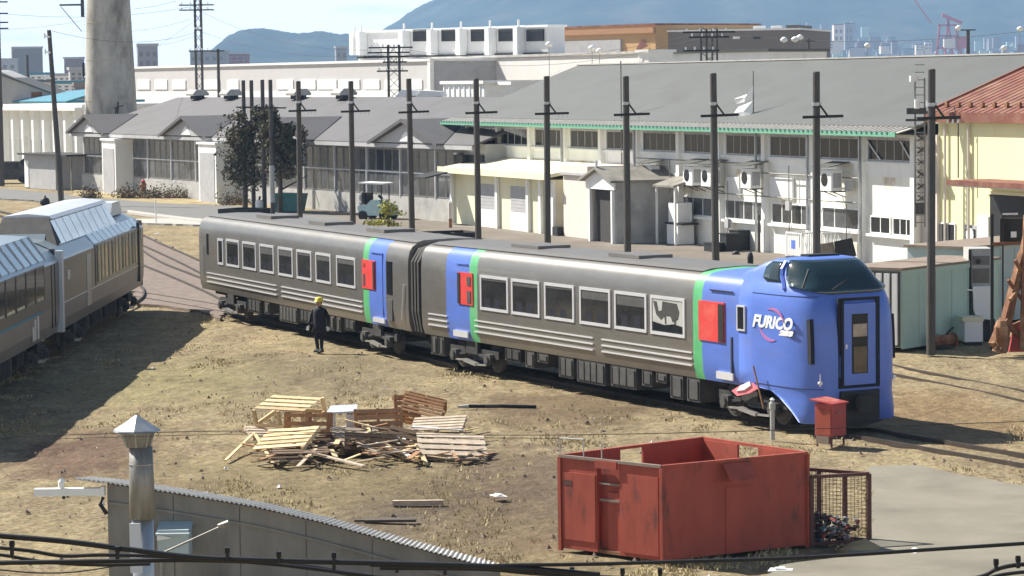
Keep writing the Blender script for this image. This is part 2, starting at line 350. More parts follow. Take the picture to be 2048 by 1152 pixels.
# ---------------------------------------------------------------- rails
def smooth_pts(P, n=6):
    out = []
    for i in range(len(P) - 1):
        p0 = P[max(i - 1, 0)]; p1 = P[i]; p2 = P[i + 1]; p3 = P[min(i + 2, len(P) - 1)]
        for k in range(n):
            t = k / n; out.append(.5 * ((2 * p1) + (p2 - p0) * t + (2 * p0 - 5 * p1 + 4 * p2 - p3) * t * t + (3 * p1 - p0 - 3 * p2 + p3) * t ** 3))
    out.append(P[-1]); return out
def track(center, label, sleepers=True, zt=.16):
    P = smooth_pts([Vector((p[0], p[1], 0)) for p in center], 8)
    t = thing('railway_track', label, 'railway track', (0, 0, 0)); t['kind'] = 'structure'; del t['category']
    def off(d, z):
        o = []
        for i, p in enumerate(P):
            q = (P[min(i + 1, len(P) - 1)] - P[max(i - 1, 0)]).normalized(); o.append(p + Vector((-q.y, q.x, 0)) * d + Vector((0, 0, z)))
        return o
    for s in (-.535, .535):
        mb = MB(); a = off(s, zt)
        for i in range(len(a) - 1): mb.bar(a[i], a[i + 1], .06, .12)
        part('rail', mb, 'railsteel', t)
    if sleepers:
        Ls = 0; nxt = 0; me = MB().box(-.11, .11, -1.0, 1.0, -.02, .07).mesh('sleeper', 'woodgrey')
        for i in range(len(P) - 1):
            d = P[i + 1] - P[i]; l = d.length
            while nxt < Ls + l:
                p = P[i] + d * ((nxt - Ls) / l); part('sleeper', me, None, t, p, math.atan2(d.y, d.x)); nxt += .72
            Ls += l
    return t
C1 = FR(G(400, 573, 1.05), G(832, 662, 1.05)); C2 = FR(G(844, 663, 1.05), G(1399, 753, 1.05))
c1a, c1b, c2a, c2b = C1.w(0, 1.42), C1.w(21.4, 1.42), C2.w(0, 1.42), C2.w(20.4, 1.42)
d1 = Vector((C1.x.x, C1.x.y, 0)); d2 = Vector((C2.x.x, C2.x.y, 0))
track([c1a - d1 * 34 + Vector((-9.5, -1.5, 0)), c1a - d1 * 17 + Vector((-2.6, 0, 0)), c1a, c1b, c2a, c2b, c2b + d2 * 12 + Vector((.7, 0, 0)), c2b + d2 * 24 + Vector((3.4, 0, 0))], 'railway track curving under the purple nosed train', False, .035)
track([G(225, 452), G(290, 487), G(345, 512), G(400, 538), G(470, 575)], 'railway track running behind the grey train into the yard', False, .10)
track([G(255, 500), G(300, 530), G(360, 555), G(430, 585), G(500, 620)], 'middle railway track in the brown ballast between the trains', False, .10)
q = [G(1690, 716), G(1780, 738), G(1900, 762), G(2048, 792), G(2300, 850)]
track(q, 'half buried railway track crossing the dry grass at right', False, -.035)
track([Vector((-15.3, y, 0)) for y in (60, 80, 100, 112)] + [Vector((-18.5, 126, 0)), Vector((-26, 145, 0))], 'railway track under the glass roofed train', False, .12)
track([G(-40, 420), G(40, 440), G(110, 470), G(160, 520)], 'railway track in the brown ballast at far left', False, .08)

# ---------------------------------------------------------------- dry grass tufts (nobody could count them)
vs = []; fs = []
def blade(x, y, h, w):
    a = random.random() * 6.283; lx = (random.random() - .5) * h * 1.3; ly = (random.random() - .5) * h * 1.3
    o = len(vs); vs.extend([(x - w * math.cos(a), y - w * math.sin(a), 0), (x + w * math.cos(a), y + w * math.sin(a), 0), (x + lx, y + ly, h)]); fs.append((o, o + 1, o + 2))
def inpave(x, y):
    p = Vector((x, y)); return False
pave = [G(*p) for p in [(1740, 940), (1840, 938), (1930, 960), (2100, 985), (2300, 1000), (2300, 1190), (1500, 1190), (1560, 1140), (1700, 1120), (1745, 1085)]]
ball = [G(*p) for p in [(270, 478), (300, 476), (415, 535), (470, 600), (440, 640), (400, 624), (340, 616), (270, 610)]]
def inside(P, x, y):
    r = False; j = len(P) - 1
    for i in range(len(P)):
        if (P[i].y > y) != (P[j].y > y) and x < (P[j].x - P[i].x) * (y - P[i].y) / (P[j].y - P[i].y) + P[i].x: r = not r
        j = i
    return r
soil = [(G(930, 1010), 3.0, 6.5), (G(1050, 960), 1.7, 6), (G(760, 1060), 1.8, 4), (G(1130, 815), 2.2, 4), (G(620, 745), 2.8, 6)]
def line_side(x, y):      # keep the tufts on the near side of the long train, and right of it
    lx, ly = C2.l((x, y)); 
    return ly
for i in range(60000):
    y = 46 + (random.random() ** 1.25) * 62; x = (random.random() * 2 - 1) * (y * .19 + 1.0)
    nv = noise.noise(Vector((x * .5, y * .25, 5))) + .6 * noise.noise(Vector((x * 1.6, y * .9, 1)))
    if nv < .02 + .25 * random.random() or noise.noise(Vector((x * .16, y * .09, 9))) < -.05 + .2 * (random.random() - .5): continue
    if inside(pave, x, y) or inside(ball, x, y): continue
    lx, ly = C2.l((x, y)); l1, m1 = C1.l((x, y))
    if lx < 20 and lx > 0 and ly > .4: continue
    if l1 < 21.5 and m1 > .4 and l1 > -20: continue
    if lx > 21 and ly > 14: continue
    if random.random() < .8 and any(((x - p.x) / a) ** 2 + ((y - p.y) / b_) ** 2 < 1 for p, a, b_ in soil): continue
    s = .5 + .9 * random.random() * (1 + max(0, nv))
    for k in range(3): blade(x + random.gauss(0, .08), y + random.gauss(0, .08), .055 * s, .02)
me = bpy.data.meshes.new('dry_grass'); me.from_pydata(vs, [], fs); me.materials.append(M['straw'])
o = bpy.data.objects.new('dry_grass', me); COL.objects.link(o); o['kind'] = 'stuff'; o['label'] = 'short dry straw coloured grass tufts over the yard ground'; o['category'] = 'grass'
# clods and scraps scattered over the grass
mb = MB()
for i in range(900):
    y = 47 + random.random() ** 1.3 * 52; x = (random.random() * 2 - 1) * (y * .185)
    if inside(ball, x, y): continue
    lx, ly = C2.l((x, y)); l1, m1 = C1.l((x, y))
    if (0 < lx < 21 and ly > 0) or (-15 < l1 < 21.5 and m1 > 0): continue
    r = .02 + .05 * random.random() ** 3
    p = [(x + r * random.uniform(.5, 1.4) * math.cos(a), y + r * random.uniform(.5, 1.4) * math.sin(a), .0) for a in (0, 1.2, 2.5, 3.8, 5.1)]
    t = (x + random.uniform(-.3, .3) * r, y, r * .9 + .02); o = len(mb.v); mb.v += p + [t]; mb.f += [(o + k, o + (k + 1) % 5, o + 5) for k in range(5)]; mb.m += [0 if random.random() < .93 else 1] * 5
o = single('clods', mb, ['ballast', 'white'], 'small clods and pale scraps lying in the dry grass', 'debris', kind='stuff')

# ================================================================ HILLS AND FAR TOWN
def hill(name, prof, Y0, depth, sd, step=12, front=900):
    # prof: silhouette (photo x, photo y) -> crest heights at distance Y0
    pts = [D(x, y, Y0) for x, y in prof]; mb = MB(); x0, x1 = pts[0].x, pts[-1].x; n = int((x1 - x0) / step); m_ = 22
    def crest(x):
        for a, b_ in zip(pts, pts[1:]):
            if a.x <= x <= b_.x:
                t = (x - a.x) / (b_.x - a.x); return a.z + (b_.z - a.z) * t
        return 0
    vs = []
    for j in range(m_ + 1):
        t = j / m_                     # 0 foot near side, .6 crest, 1 foot far side
        for i in range(n + 1):
            x = x0 + (x1 - x0) * i / n; c = crest(x)
            y = Y0 - front + t / .6 * front if t <= .6 else Y0 + (t - .6) / .4 * depth
            k = (t / .6) ** 1.25 if t <= .6 else 1 - ((t - .6) / .4) ** 1.4
            z = c * k
            z += (noise.noise(Vector((x * .012, y * .012, sd))) * .05 * c + noise.noise(Vector((x * .05, y * .05, sd))) * 2.2) * min(1, k * 3) * (1 - .8 * (abs(t - .6) < .03)) + ((1.8 * noise.noise(Vector((x * .09, 0, sd))) + 2.4 * abs(noise.noise(Vector((x * .021, 3, sd)))) + 1.6 * noise.noise(Vector((x * .31, 7, sd)))) if abs(t - .6) < .03 else 0)
            vs.append((x, y, z - 2 if t in (0, 1) else z))
    mb.add(vs, [(j * (n + 1) + i, j * (n + 1) + i + 1, (j + 1) * (n + 1) + i + 1, (j + 1) * (n + 1) + i) for j in range(m_) for i in range(n)])
    return single(name, mb, 'hill', None, None, kind='structure', smooth=True)
hill('hills', [(330, 170), (400, 122), (430, 99), (455, 71), (480, 59), (520, 54), (560, 61), (600, 66), (640, 61), (680, 68), (715, 65), (780, 72), (900, 90), (1000, 130), (1100, 170)], 4300, 700, 2, 4)
hill('mountain', [(560, 165), (700, 100), (740, 76), (780, 49), (800, 38), (815, 25), (840, 11), (860, 1), (900, -18), (1000, -75), (1100, -130), (1250, -175), (1500, -200), (1800, -190), (2048, -150), (2400, -60), (2800, 60), (3000, 140)], 5600, 1200, 5, 8, 1500)
def far_block(px, py, wpx, hpx, Y, m, label, cat='building', roof=None):
    p = D(px, py, Y); s = Y / FOC; w_ = wpx * s; h_ = hpx * s
    t = thing('far_building', label, cat, (p.x, p.y, max(0, p.z - h_)), random.uniform(-.4, .4))
    mb = MB(); d_ = w_ * .6; h0 = p.z - max(0, p.z - h_); mb.box(0, w_, 0, d_, -2 if p.z - h_ > 0 else 0, h0); part('wall', mb, m, t)
    part('roof', MB().box(-.3, w_ + .3, -.3, d_ + .3, h0 + .01, h0 + .6 + h0 * .02), roof or 'greywall', t)
    if hpx > 14:
        mb = MB(); k = max(2, int(wpx / 12))
        for r_ in range(2):
            for i in range(k): mb.box(w_ * (i + .25) / k, w_ * (i + .75) / k, -.06, .05, h0 * (.35 + .3 * r_), h0 * (.5 + .3 * r_))
        part('window', mb, 'brownwall', t, kind='stuff')
    return t
far_block(24, 97, 60, 70, 1500, 'brownwall', 'large far block with a rooftop box, left of the near pole')
far_block(2, 120, 30, 50, 1450, 'greywall', 'grey far building at the left picture edge behind trees')
far_block(128, 118, 34, 60, 1300, 'brownwall', 'dim far building directly left of the concrete chimney')
far_block(275, 92, 40, 60, 900, 'hazedwhite', 'white far building holding a black rectangular billboard panel right of the chimney')
far_block(380, 104, 70, 50, 1500, 'hazedwhite', 'long pale far building behind the twin lattice poles')
far_block(455, 108, 40, 22, 1700, 'redroof', 'low reddish far building at the foot of the small hill')
far_block(672, 96, 22, 50, 1400, 'hazedwhite', 'narrow pale far tower at the left edge of the fan house')
ORDW = 'first second third fourth fifth sixth seventh eighth ninth tenth eleventh twelfth thirteenth fourteenth fifteenth sixteenth seventeenth eighteenth'.split()
TX = [1625, 1645, 1668, 1690, 1715, 1732, 1762, 1784, 1806, 1832, 1985, 2006, 2026, 2034, 1655, 1700, 1770, 1850]
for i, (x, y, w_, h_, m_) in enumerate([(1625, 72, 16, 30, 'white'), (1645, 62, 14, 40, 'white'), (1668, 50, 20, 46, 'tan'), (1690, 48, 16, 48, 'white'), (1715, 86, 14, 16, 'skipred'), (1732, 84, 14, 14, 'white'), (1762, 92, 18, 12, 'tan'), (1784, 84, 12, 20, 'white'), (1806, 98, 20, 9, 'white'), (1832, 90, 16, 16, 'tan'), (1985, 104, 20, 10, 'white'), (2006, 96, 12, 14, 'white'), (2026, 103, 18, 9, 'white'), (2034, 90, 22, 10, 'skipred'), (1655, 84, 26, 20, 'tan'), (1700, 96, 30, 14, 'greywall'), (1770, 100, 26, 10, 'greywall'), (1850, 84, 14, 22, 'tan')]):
    m_ = {'white': 'hazedwhite', 'skipred': 'redroof'}.get(m_, m_); nm = {'hazedwhite': 'white', 'redroof': 'red roofed', 'white': 'white', 'tan': 'beige', 'skipred': 'red roofed', 'greywall': 'grey'}[m_]
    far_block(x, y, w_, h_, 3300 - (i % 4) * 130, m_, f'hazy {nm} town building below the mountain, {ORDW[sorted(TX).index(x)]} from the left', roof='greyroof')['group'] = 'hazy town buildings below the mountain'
# far left skyline of low roofs and trees
for i, (x, y, w_, h_, m_) in enumerate([(60, 150, 40, 20, 'white'), (105, 152, 36, 22, 'white'), (140, 140, 26, 30, 'greywall'), (50, 165, 50, 18, 'tan'), (112, 168, 46, 20, 'white'), (150, 172, 20, 22, 'brownwall'), (66, 178, 40, 14, 'white')]):
    far_block(x, y, w_, h_, 760 - i * 50, m_, ['white', 'long white', 'grey', 'beige', 'white flat roofed', 'brown', 'small white'][i] + ' low building beyond the near pole, ' + ['uppermost left', 'uppermost right', 'beside the chimney', 'second row left', 'second row right', 'lowest right', 'lowest left'][i], roof=['blueroof', 'greywall', 'greywall', 'greyroof', 'blueroof', 'rustroof', 'greywall'][i])['group'] = 'low far buildings left of the chimney'

mb = MB(); rt = random.Random(77)
for i in range(130):
    px = 1600 + rt.random() * 460; py = 108 - (rt.random() ** 1.6) * (66 if 1620 < px < 1760 else 34); Y = 3600 + rt.random() * 500; p = D(px, py, Y); a_ = rt.uniform(2, 6); h_ = rt.uniform(1, 3)
    mb.box(p.x - a_, p.x + a_, Y, Y + 8, p.z - h_ - 12, p.z + h_ * .4, rt.randrange(4))
single('hillside_houses', mb, ['hazedwhite', 'brownwall', 'hazedwhite', 'containergreen'], 'tiny hazy houses scattered over the foot of the mountain', 'houses', kind='stuff')
# harbour crane: red legs, cabin and a raised jib
t = thing('harbour_crane', 'red portal harbour crane with raised jib far below the mountain', 'crane', D(1895, 112, 2600))
t.location.z = 0; oz = D(1895, 112, 2600); s = 2600 / FOC
def cp(px, py): p = D(px, py, 2600); return Vector((p.x - t.location.x, 0, p.z))
mb = MB()
for a, b_ in (((1872, 118), (1880, 50)), ((1924, 118), (1910, 50)), ((1890, 118), (1896, 36)), ((1905, 118), (1896, 36)), ((1872, 96), (1926, 96)), ((1876, 72), (1918, 72)), ((1876, 50), (1915, 50))): mb.bar(cp(*a), cp(*b_), 1.8)
part('tower', mb, 'craneRed', t)
part('jib', MB().bar(cp(1884, 30), cp(1924, 46), 3), 'craneRed', t); part('boom', MB().bar(cp(1862, 46), cp(1822, -10), 1.0), 'craneRed', t)
p = cp(1892, 86); part('cabin', MB().box(p.x - 2, p.x + 9, -4, 4, p.z - 5, p.z + 4), 'tan', t)
p = cp(1914, 84); part('winch_house', MB().box(p.x - 2, p.x + 8, -4, 4, p.z - 6, p.z + 5), 'craneRed', t)
# far skyline trees, one mass
mb = MB()
for i in range(2600):
    x = random.uniform(-190, -60) if i < 1900 else random.uniform(60, 210); Y = random.uniform(900, 1250) if i < 1900 else random.uniform(700, 900); r = random.uniform(1.0, 2.6)
    z = random.random() ** 1.5 * (9 + 3 * noise.noise(Vector((x * .05, 0, 0)))) * (1 if i < 1900 else .8)
    a = [Vector((x + random.gauss(0, r), Y + random.gauss(0, r), max(0, z + random.gauss(0, r)))) for k in range(3)]; mb.add(a, [(0, 1, 2)])
single('far_trees', mb, 'leafdark', 'dim band of far trees along the skyline', 'trees', kind='stuff')
# ================================================================ TRAINS
PROF = [(.10, .98), (.03, 1.2), (0, 1.6), (0, 2.9), (.02, 3.2), (.07, 3.40), (.16, 3.54), (.32, 3.64), (.70, 3.70), (1.42, 3.73)]
PROF = PROF + [(2.84 - y, z) for y, z in PROF[-2::-1]]
def loft(mb, stops, prof=PROF, ends=(True, True)):
    # stops: [(x, material index of the segment that starts here)]
    n = len(prof)
    for k in range(len(stops) - 1):
        x0, mi = stops[k]; x1 = stops[k + 1][0]
        vs = [(x0, y, z) for y, z in prof] + [(x1, y, z) for y, z in prof]
        mb.add(vs, [(i, i + 1, n + i + 1, n + i) for i in range(n - 1)], mi)
    mb.add([(stops[0][0], y, z) for y, z in prof], [tuple(range(n))], 0)
    mb.add([(stops[-1][0], y, z) for y, z in prof], [tuple(range(n))], 0)
def window(root, x0, x1, z0, z1, fm='frame', gm='tglass', wd=.08, pic=None):
    f = part('window', MB().ring(0, x1 - x0, 0, z1 - z0, wd, -.03, .03), fm, root, (x0, 0, z0))
    part('pane', MB().box(wd, x1 - x0 - wd, -.012, .02, wd, z1 - z0 - wd), gm, f)
    if x1 - x0 > 1 and not pic:
        q_ = (x0 * 7.13) % 1; h_ = .06 + .22 * q_ * q_; part('blind', MB().box(wd, x1 - x0 - wd, -.0135, -.012, z1 - z0 - wd - h_, z1 - z0 - wd), 'equip', f)
        for k_ in range(2): xs_ = .22 + k_ * .62 + .1 * q_; part('seat_back', MB().box(xs_, xs_ + .34, -.0135, -.012, wd, wd + .26 + .05 * q_), 'seatdark', f)
    return f
def bogie(root, xc):
    b = MB(); b.box(xc - 1.5, xc + 1.5, .18, .30, .55, .78); b.box(xc - 1.5, xc + 1.5, 2.54, 2.66, .55, .78); b.box(xc - .3, xc + .3, .3, 2.54, .5, .8)
    b.box(xc - .35, xc + .35, .10, .2, .62, .98); b.bar((xc - 1.3, .14, .5), (xc - .4, .14, .62), .07); b.bar((xc + 1.3, .14, .5), (xc + .4, .14, .62), .07)
    bo = part('bogie', b, 'under', root)
    for dx in (-1.05, 1.05):
        w_ = MB()
        for y in (.36, 2.36): w_.tube((xc + dx, y, .56), (xc + dx, y + .12, .56), .42, n=18); w_.tube((xc + dx, y - .03, .56), (xc + dx, y, .56), .34, n=18)
        w_.tube((xc + dx, .4, .56), (xc + dx, 2.4, .56), .08, n=6)
        part('wheelset', w_, 'equip', bo)
        a = MB().box(xc + dx - .17, xc + dx + .17, .04, .2, .36, .68); a.tube((xc + dx, -.02, .52), (xc + dx, .05, .52), .12, n=10); part('axle_box', a, 'equip', bo)
    d = MB().bar((xc - .35, .06, .42), (xc + .4, .06, .34), .13, .09); d.bar((xc - .9, .06, .40), (xc - .35, .06, .42), .05); d.bar((xc + .4, .06, .34), (xc + .95, .06, .36), .05); part('tie_rod', d, 'metal', bo)
def equip(root, items):
    for x0, x1, z0, m_ in items:
        mb = MB().box(x0, x1, .12, 2.6, z0, 1.02); mb.box(x0 + .06, x1 - .06, .09, .13, z0 + .07, .9)
        n = max(1, int((x1 - x0) / .35))
        for k in range(n): mb.box(x0 + .1 + k * (x1 - x0 - .2) / n, x0 + .12 + k * (x1 - x0 - .2) / n, .07, .1, z0 + .06, .94)
        part('equipment_box', mb, m_, root)
def grooves(root, segs):
    for x0, x1 in segs:
        for z in (1.62, 1.46, 1.30):
            part('groove', MB().box(x0, x1, -.022, .01, z - .018, z + .018), 'frame', root)
def stripes_text():
    pass
dm('seatdark', (.028, .03, .04), .3, 0, .3, 4)
# ---- rear car
t1 = thing('train_car', 'rear grey train car with square windows, red door panel beside blue and green bands', 'train car', group='grey train cars with red doors', **at(C1))
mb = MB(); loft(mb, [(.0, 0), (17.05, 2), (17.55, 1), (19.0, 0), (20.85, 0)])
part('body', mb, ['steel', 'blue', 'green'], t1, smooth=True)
part('roof', MB().prism([(.30, 3.66), (.55, 3.72), (1.42, 3.75), (2.3, 3.72), (2.54, 3.66)], .15, 20.8, ax='x'), 'roofgrey', t1)
window(t1, 2.28, 2.92, 2.0, 2.94)
for a, b_ in ((3.26, 4.74), (5.12, 6.60), (7.0, 8.5), (8.95, 10.45), (10.85, 12.3), (12.72, 14.15), (14.68, 16.4)): window(t1, a, b_, 2.0, 2.97)
dr = part('door', MB().box(17.02, 18.14, -.03, .02, 2.07, 2.97), 'red', t1)
part('door_slot', MB().box(17.98, 18.12, -.045, -.028, 2.1, 2.94), 'black', dr); part('door_window', MB().box(17.1, 17.3, -.045, -.028, 2.75, 2.86), 'binred', dr)
part('door_window', MB().box(17.12, 17.28, -.045, -.028, 2.16, 2.52), 'equip', dr)
part('door_outline', MB().box(17.75, 18.75, -.018, .01, 3.22, 3.245).box(18.72, 18.745, -.018, .01, 1.25, 3.22), 'paleblue', t1)
part('window', MB().box(19.1, 19.55, -.02, .02, 2.02, 3.02), 'glass', t1); part('grille', MB().box(19.1, 19.55, -.02, .02, 1.2, 1.85), 'equip', t1)
part('window', MB().box(.95, 1.12, -.02, .02, 2.3, 3.05), 'glass', t1)
part('handrail', MB().tube((.5, -.05, 1.5), (.5, -.05, 2.6), .02), 'frame', t1); part('handrail', MB().tube((20.4, -.05, 1.3), (20.6, -.05, 2.4), .02), 'frame', t1)
grooves(t1, [(.9, 8.7), (9.2, 16.95)])
part('step', MB().box(17.9, 18.9, -.03, .02, 1.08, 1.22), 'frame', t1)
for x in (3.3, 17.9): bogie(t1, x)
equip(t1, [(5.2, 6.6, .5, 'under'), (7.0, 7.5, .55, 'equip'), (8.6, 10.4, .42, 'equip'), (10.7, 11.9, .55, 'under'), (12.1, 13.3, .45, 'under'), (13.6, 14.0, .48, 'equip'), (14.2, 14.6, .48, 'equip'), (15.0, 15.9, .6, 'under')])
for x in (4, 9.5, 15): part('roof_vent', MB().box(x, x + 1.6, .9, 1.95, 3.74, 3.84), 'roofgrey', t1)
for k in range(6): part('bellows_fold', MB().prism([(.20 - .05 * (k % 2), 1.0), (.10 - .05 * (k % 2), 1.6), (.09 - .04 * (k % 2), 3.1), (.30, 3.5), (.7, 3.6), (2.14, 3.6), (2.6, 3.4), (2.7, 3.1), (2.6, 1.0)], 20.85 + k * .12, 20.97 + k * .12, ax='x'), 'bellows', t1)
# ---- cab car
t2 = thing('train_car', 'cab car with bulging blue nose and white lettering', 'train car', group='grey train cars with red doors', **at(C2))
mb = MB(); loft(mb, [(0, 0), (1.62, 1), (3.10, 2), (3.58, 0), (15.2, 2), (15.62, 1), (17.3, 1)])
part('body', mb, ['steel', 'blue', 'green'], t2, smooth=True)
part('roof', MB().prism([(.30, 3.66), (.55, 3.72), (1.42, 3.75), (2.3, 3.72), (2.54, 3.66)], .12, 15.2, ax='x'), 'roofgrey', t2)
for k, (a, b_) in enumerate(((3.80, 5.48), (5.68, 7.30), (7.58, 9.22), (9.52, 11.14), (11.36, 12.98), (13.18, 14.84))):
    f = window(t2, a, b_, 1.96, 2.96)
    if k == 5:      # a deer printed on the last window
        def pic(pts, m_, k):
            mb = MB(); mb.prism([(.07 + u * (b_ - a - .14), .07 + v * .86) for u, v in pts], -.016 - .003 * k, -.013, ax='y'); part('picture', mb, m_, f)
        pic([(0.02, .02), (.98, .02), (.98, .98), (.02, .98)], 'polelight', 0)
        pic([(.34, .93), (.80, .90), (.88, .66), (.84, .44), (.66, .34), (.60, .50), (.42, .50), (.30, .36), (.14, .52), (.04, .92), (.16, .90), (.22, .62), (.32, .66)], 'bellows', 1)
        pic([(.40, .50), (.46, .50), (.47, .26), (.42, .26)], 'bellows', 1); pic([(.70, .42), (.78, .42), (.77, .26), (.72, .26)], 'bellows', 1)
        pic([(.03, .03), (.97, .03), (.97, .24), (.7, .29), (.4, .23), (.03, .30)], 'glass', 2)
dr = part('door', MB().box(2.42, 3.34, -.03, .02, 2.04, 2.97), 'red', t2)
part('door_slot', MB().box(2.42, 2.58, -.045, -.028, 2.06, 2.94), 'black', dr)
part('door_window', MB().box(3.02, 3.24, -.045, -.028, 2.60, 2.86), 'equip', dr); part('door_window', MB().box(3.02, 3.24, -.045, -.028, 2.10, 2.45), 'equip', dr)
dr = part('door', MB().box(15.5, 16.68, -.03, .02, 1.98, 2.97), 'red', t2)
part('door_slot', MB().box(16.42, 16.66, -.045, -.028, 2.0, 2.93), 'black', dr)
part('door_outline', MB().box(2.3, 3.0, -.018, .01, 3.2, 3.225), 'paleblue', t2)
part('door_outline', MB().box(16.0, 17.05, -.018, .01, 3.24, 3.27).box(16.95, 17.02, -.018, .01, 1.1, 2.15), 'navy', t2)
f = part('window', MB().ring(0, .36, 0, .62, .04, -.04, .03), 'frame', t2, (17.25, 0, 2.34)); part('pane', MB().box(.04, .32, -.02, .02, .04, .58), 'glass', f)
grooves(t2, [(.45, 1.7), (3.4, 10.2), (10.65, 15.15)])
part('step', MB().box(2.1, 3.0, -.03, .02, 1.08, 1.26), 'frame', t2); part('step', MB().box(16.3, 17.05, -.03, .02, 1.08, 1.26), 'frame', t2)
for x in (3.0, 17.6): bogie(t2, x)
equip(t2, [(.35, .75, .4, 'equip'), (.85, 1.2, .4, 'equip'), (5.0, 5.9, .6, 'under'), (6.2, 6.7, .5, 'equip'), (6.9, 7.5, .7, 'equip'), (8.1, 8.9, .4, 'equip'), (9.1, 10.6, .36, 'equip'), (10.9, 12.2, .4, 'equip'), (12.5, 13.0, .55, 'equip'), (13.2, 13.7, .7, 'equip'), (13.9, 14.5, .36, 'equip'), (14.7, 15.3, .36, 'equip')])
part('underframe', MB().box(.3, 16, .5, 2.3, .8, 1.0), 'under', t2); part('underframe', MB().box(.3, 21, .5, 2.3, .8, 1.0), 'under', t1)
for x in (4, 9.5): part('roof_vent', MB().box(x, x + 1.6, .9, 1.95, 3.74, 3.82), 'roofgrey', t2)
part('gangway', MB().prism([(.35, 1.0), (.25, 3.2), (.5, 3.55), (2.34, 3.55), (2.6, 3.2), (2.5, 1.0)], -.20, 0, ax='x'), 'bellows', t2)
# nose: outline at each height, from the near side round the front to the far side
YC = 1.42
def outline(zrow, n=14, off=0):
    z, xb, xf, hw, flat, sw = zrow            # back start x, front x, half width, half width of flat front, start of curve
    P = [(xb, YC - hw - off), ((xb + sw) / 2, YC - hw - off)]
    for i in range(n + 1):
        t = i / n * math.pi / 2; e = .72
        P.append((sw + (xf + off - sw) * math.sin(t) ** e, YC - (flat + (hw + off - flat) * math.cos(t) ** e)))
    Q = P + [(x, 2 * YC - y) for x, y in P[::-1]]
    return [(x, y, z) for x, y in Q]
def prow(z, xb, xf, hw=1.42, flat=.57, sw=18.6): return (z, xb, xf, hw, flat, sw)
rows = [prow(.30, 19.77, 20.14, 1.30, .56, 19.77), prow(.32, 19.72, 20.16, 1.32, .56, 19.72), prow(.55, 19.47, 20.24, 1.36, .57, 19.47), prow(.80, 19.07, 20.28, 1.38, .57, 19.07), prow(.98, 18.75, 20.30, 1.40, .57, 18.6),
        prow(1.08, 17.30, 20.31, 1.41), prow(1.4, 17.30, 20.32, 1.42), prow(1.9, 17.30, 20.32, 1.425), prow(2.4, 17.30, 20.30, 1.425), prow(2.9, 17.30, 20.24, 1.42), prow(3.15, 17.30, 20.16, 1.41, .57, 18.5), prow(3.38, 17.30, 20.04, 1.36, .56, 18.4),
        prow(3.55, 17.30, 19.88, 1.27, .58, 18.4), prow(3.68, 17.12, 19.76, 1.22, .52, 18.1), prow(3.80, 17.38, 19.66, 1.17, .5, 18.1), prow(3.92, 17.72, 19.52, 1.12, .46, 18.1), prow(4.04, 18.02, 19.36, 1.04, .42, 18.2), prow(4.13, 18.3, 19.18, .92, .38, 18.4), prow(4.17, 18.6, 19.0, .6, .3, 18.75)]
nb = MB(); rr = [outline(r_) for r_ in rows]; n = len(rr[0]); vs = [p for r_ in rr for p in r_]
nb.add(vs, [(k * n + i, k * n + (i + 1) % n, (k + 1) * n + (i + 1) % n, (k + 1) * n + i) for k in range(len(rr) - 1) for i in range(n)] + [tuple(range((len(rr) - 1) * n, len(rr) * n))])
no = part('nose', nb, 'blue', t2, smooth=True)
# windscreen: a shell 2 cm proud of the nose between two heights
def lerp_row(z):
    for a, b_ in zip(rows, rows[1:]):
        if a[0] <= z <= b_[0]:
            k = (z - a[0]) / (b_[0] - a[0]); return tuple(u + (v - u) * k for u, v in zip(a, b_))
def shell(name, zs, i0, i1, m_, off=.02, parent=None, zlow=None):
    mb = MB(); R_ = []
    for z in zs:
        o_ = outline(lerp_row(z), 14, off); c_ = o_[i0:i1]; R_.append(c_)
    if zlow:        # drop or raise the lower edge along the outline
        R_[0] = [(x, y, zz) for (x, y, z), zz in zip(R_[0], zlow)]
    k_ = len(R_[0]); vs = [p for r_ in R_ for p in r_]
    mb.add(vs, [(k * k_ + i, k * k_ + i + 1, (k + 1) * k_ + i + 1, (k + 1) * k_ + i) for k in range(len(R_) - 1) for i in range(k_ - 1)])
    o = part(name, mb, m_, parent or t2, smooth=True); md = o.modifiers.new('s', 'SOLIDIFY'); md.thickness = .015; md.offset = 1
    return o
dm('screen', (.012, .03, .035), .10, 0, .3, 1, spec=.8)
shell('windscreen', [3.36, 3.5, 3.58, 3.66, 3.74, 3.82, 3.9, 3.98, 4.06, 4.11], 6, 28, 'screen', .014, zlow=[3.34 + .20 * min(1, abs(i - 10.5) / 10.5) ** 1.3 for i in range(22)])
for sgn in (0,):
    sw_ = MB()
    o_l = outline(lerp_row(3.58), 14, .03); o_h = outline(lerp_row(3.92), 14, .03)
    # side cab window behind a blue pillar
    a = Vector((18.25, YC - 1.25 - .03, 3.60)); b_ = Vector((18.95, YC - 1.245 - .03, 3.58)); c_ = Vector((19.0, YC - 1.03 - .03, 3.88)); d_ = Vector((18.4, YC - 1.05 - .03, 3.90))
shell('side_window', [3.60, 3.68, 3.76, 3.84, 3.92, 4.0, 4.06], 2, 6, 'screen', .014)
pl = MB()
pz = [outline(lerp_row(z), 14, .035) for z in (3.45, 3.6, 3.75, 3.9, 4.08)]
for k in range(4): pl.bar(pz[k][5], pz[k + 1][5], .07, .06)
part('pillar', pl, 'paleblue', t2)
pl = MB()
for k in range(4): pl.bar(pz[k][26], pz[k + 1][26], .04, .03)
part('pillar', pl, 'frame', t2)
part('headlight_row', MB().box(18.5, 18.85, 1.0, 1.9, 4.15, 4.22), 'black', t2); part('horn_cover', MB().box(18.15, 18.5, .80, 1.05, 4.04, 4.16), 'black', t2)
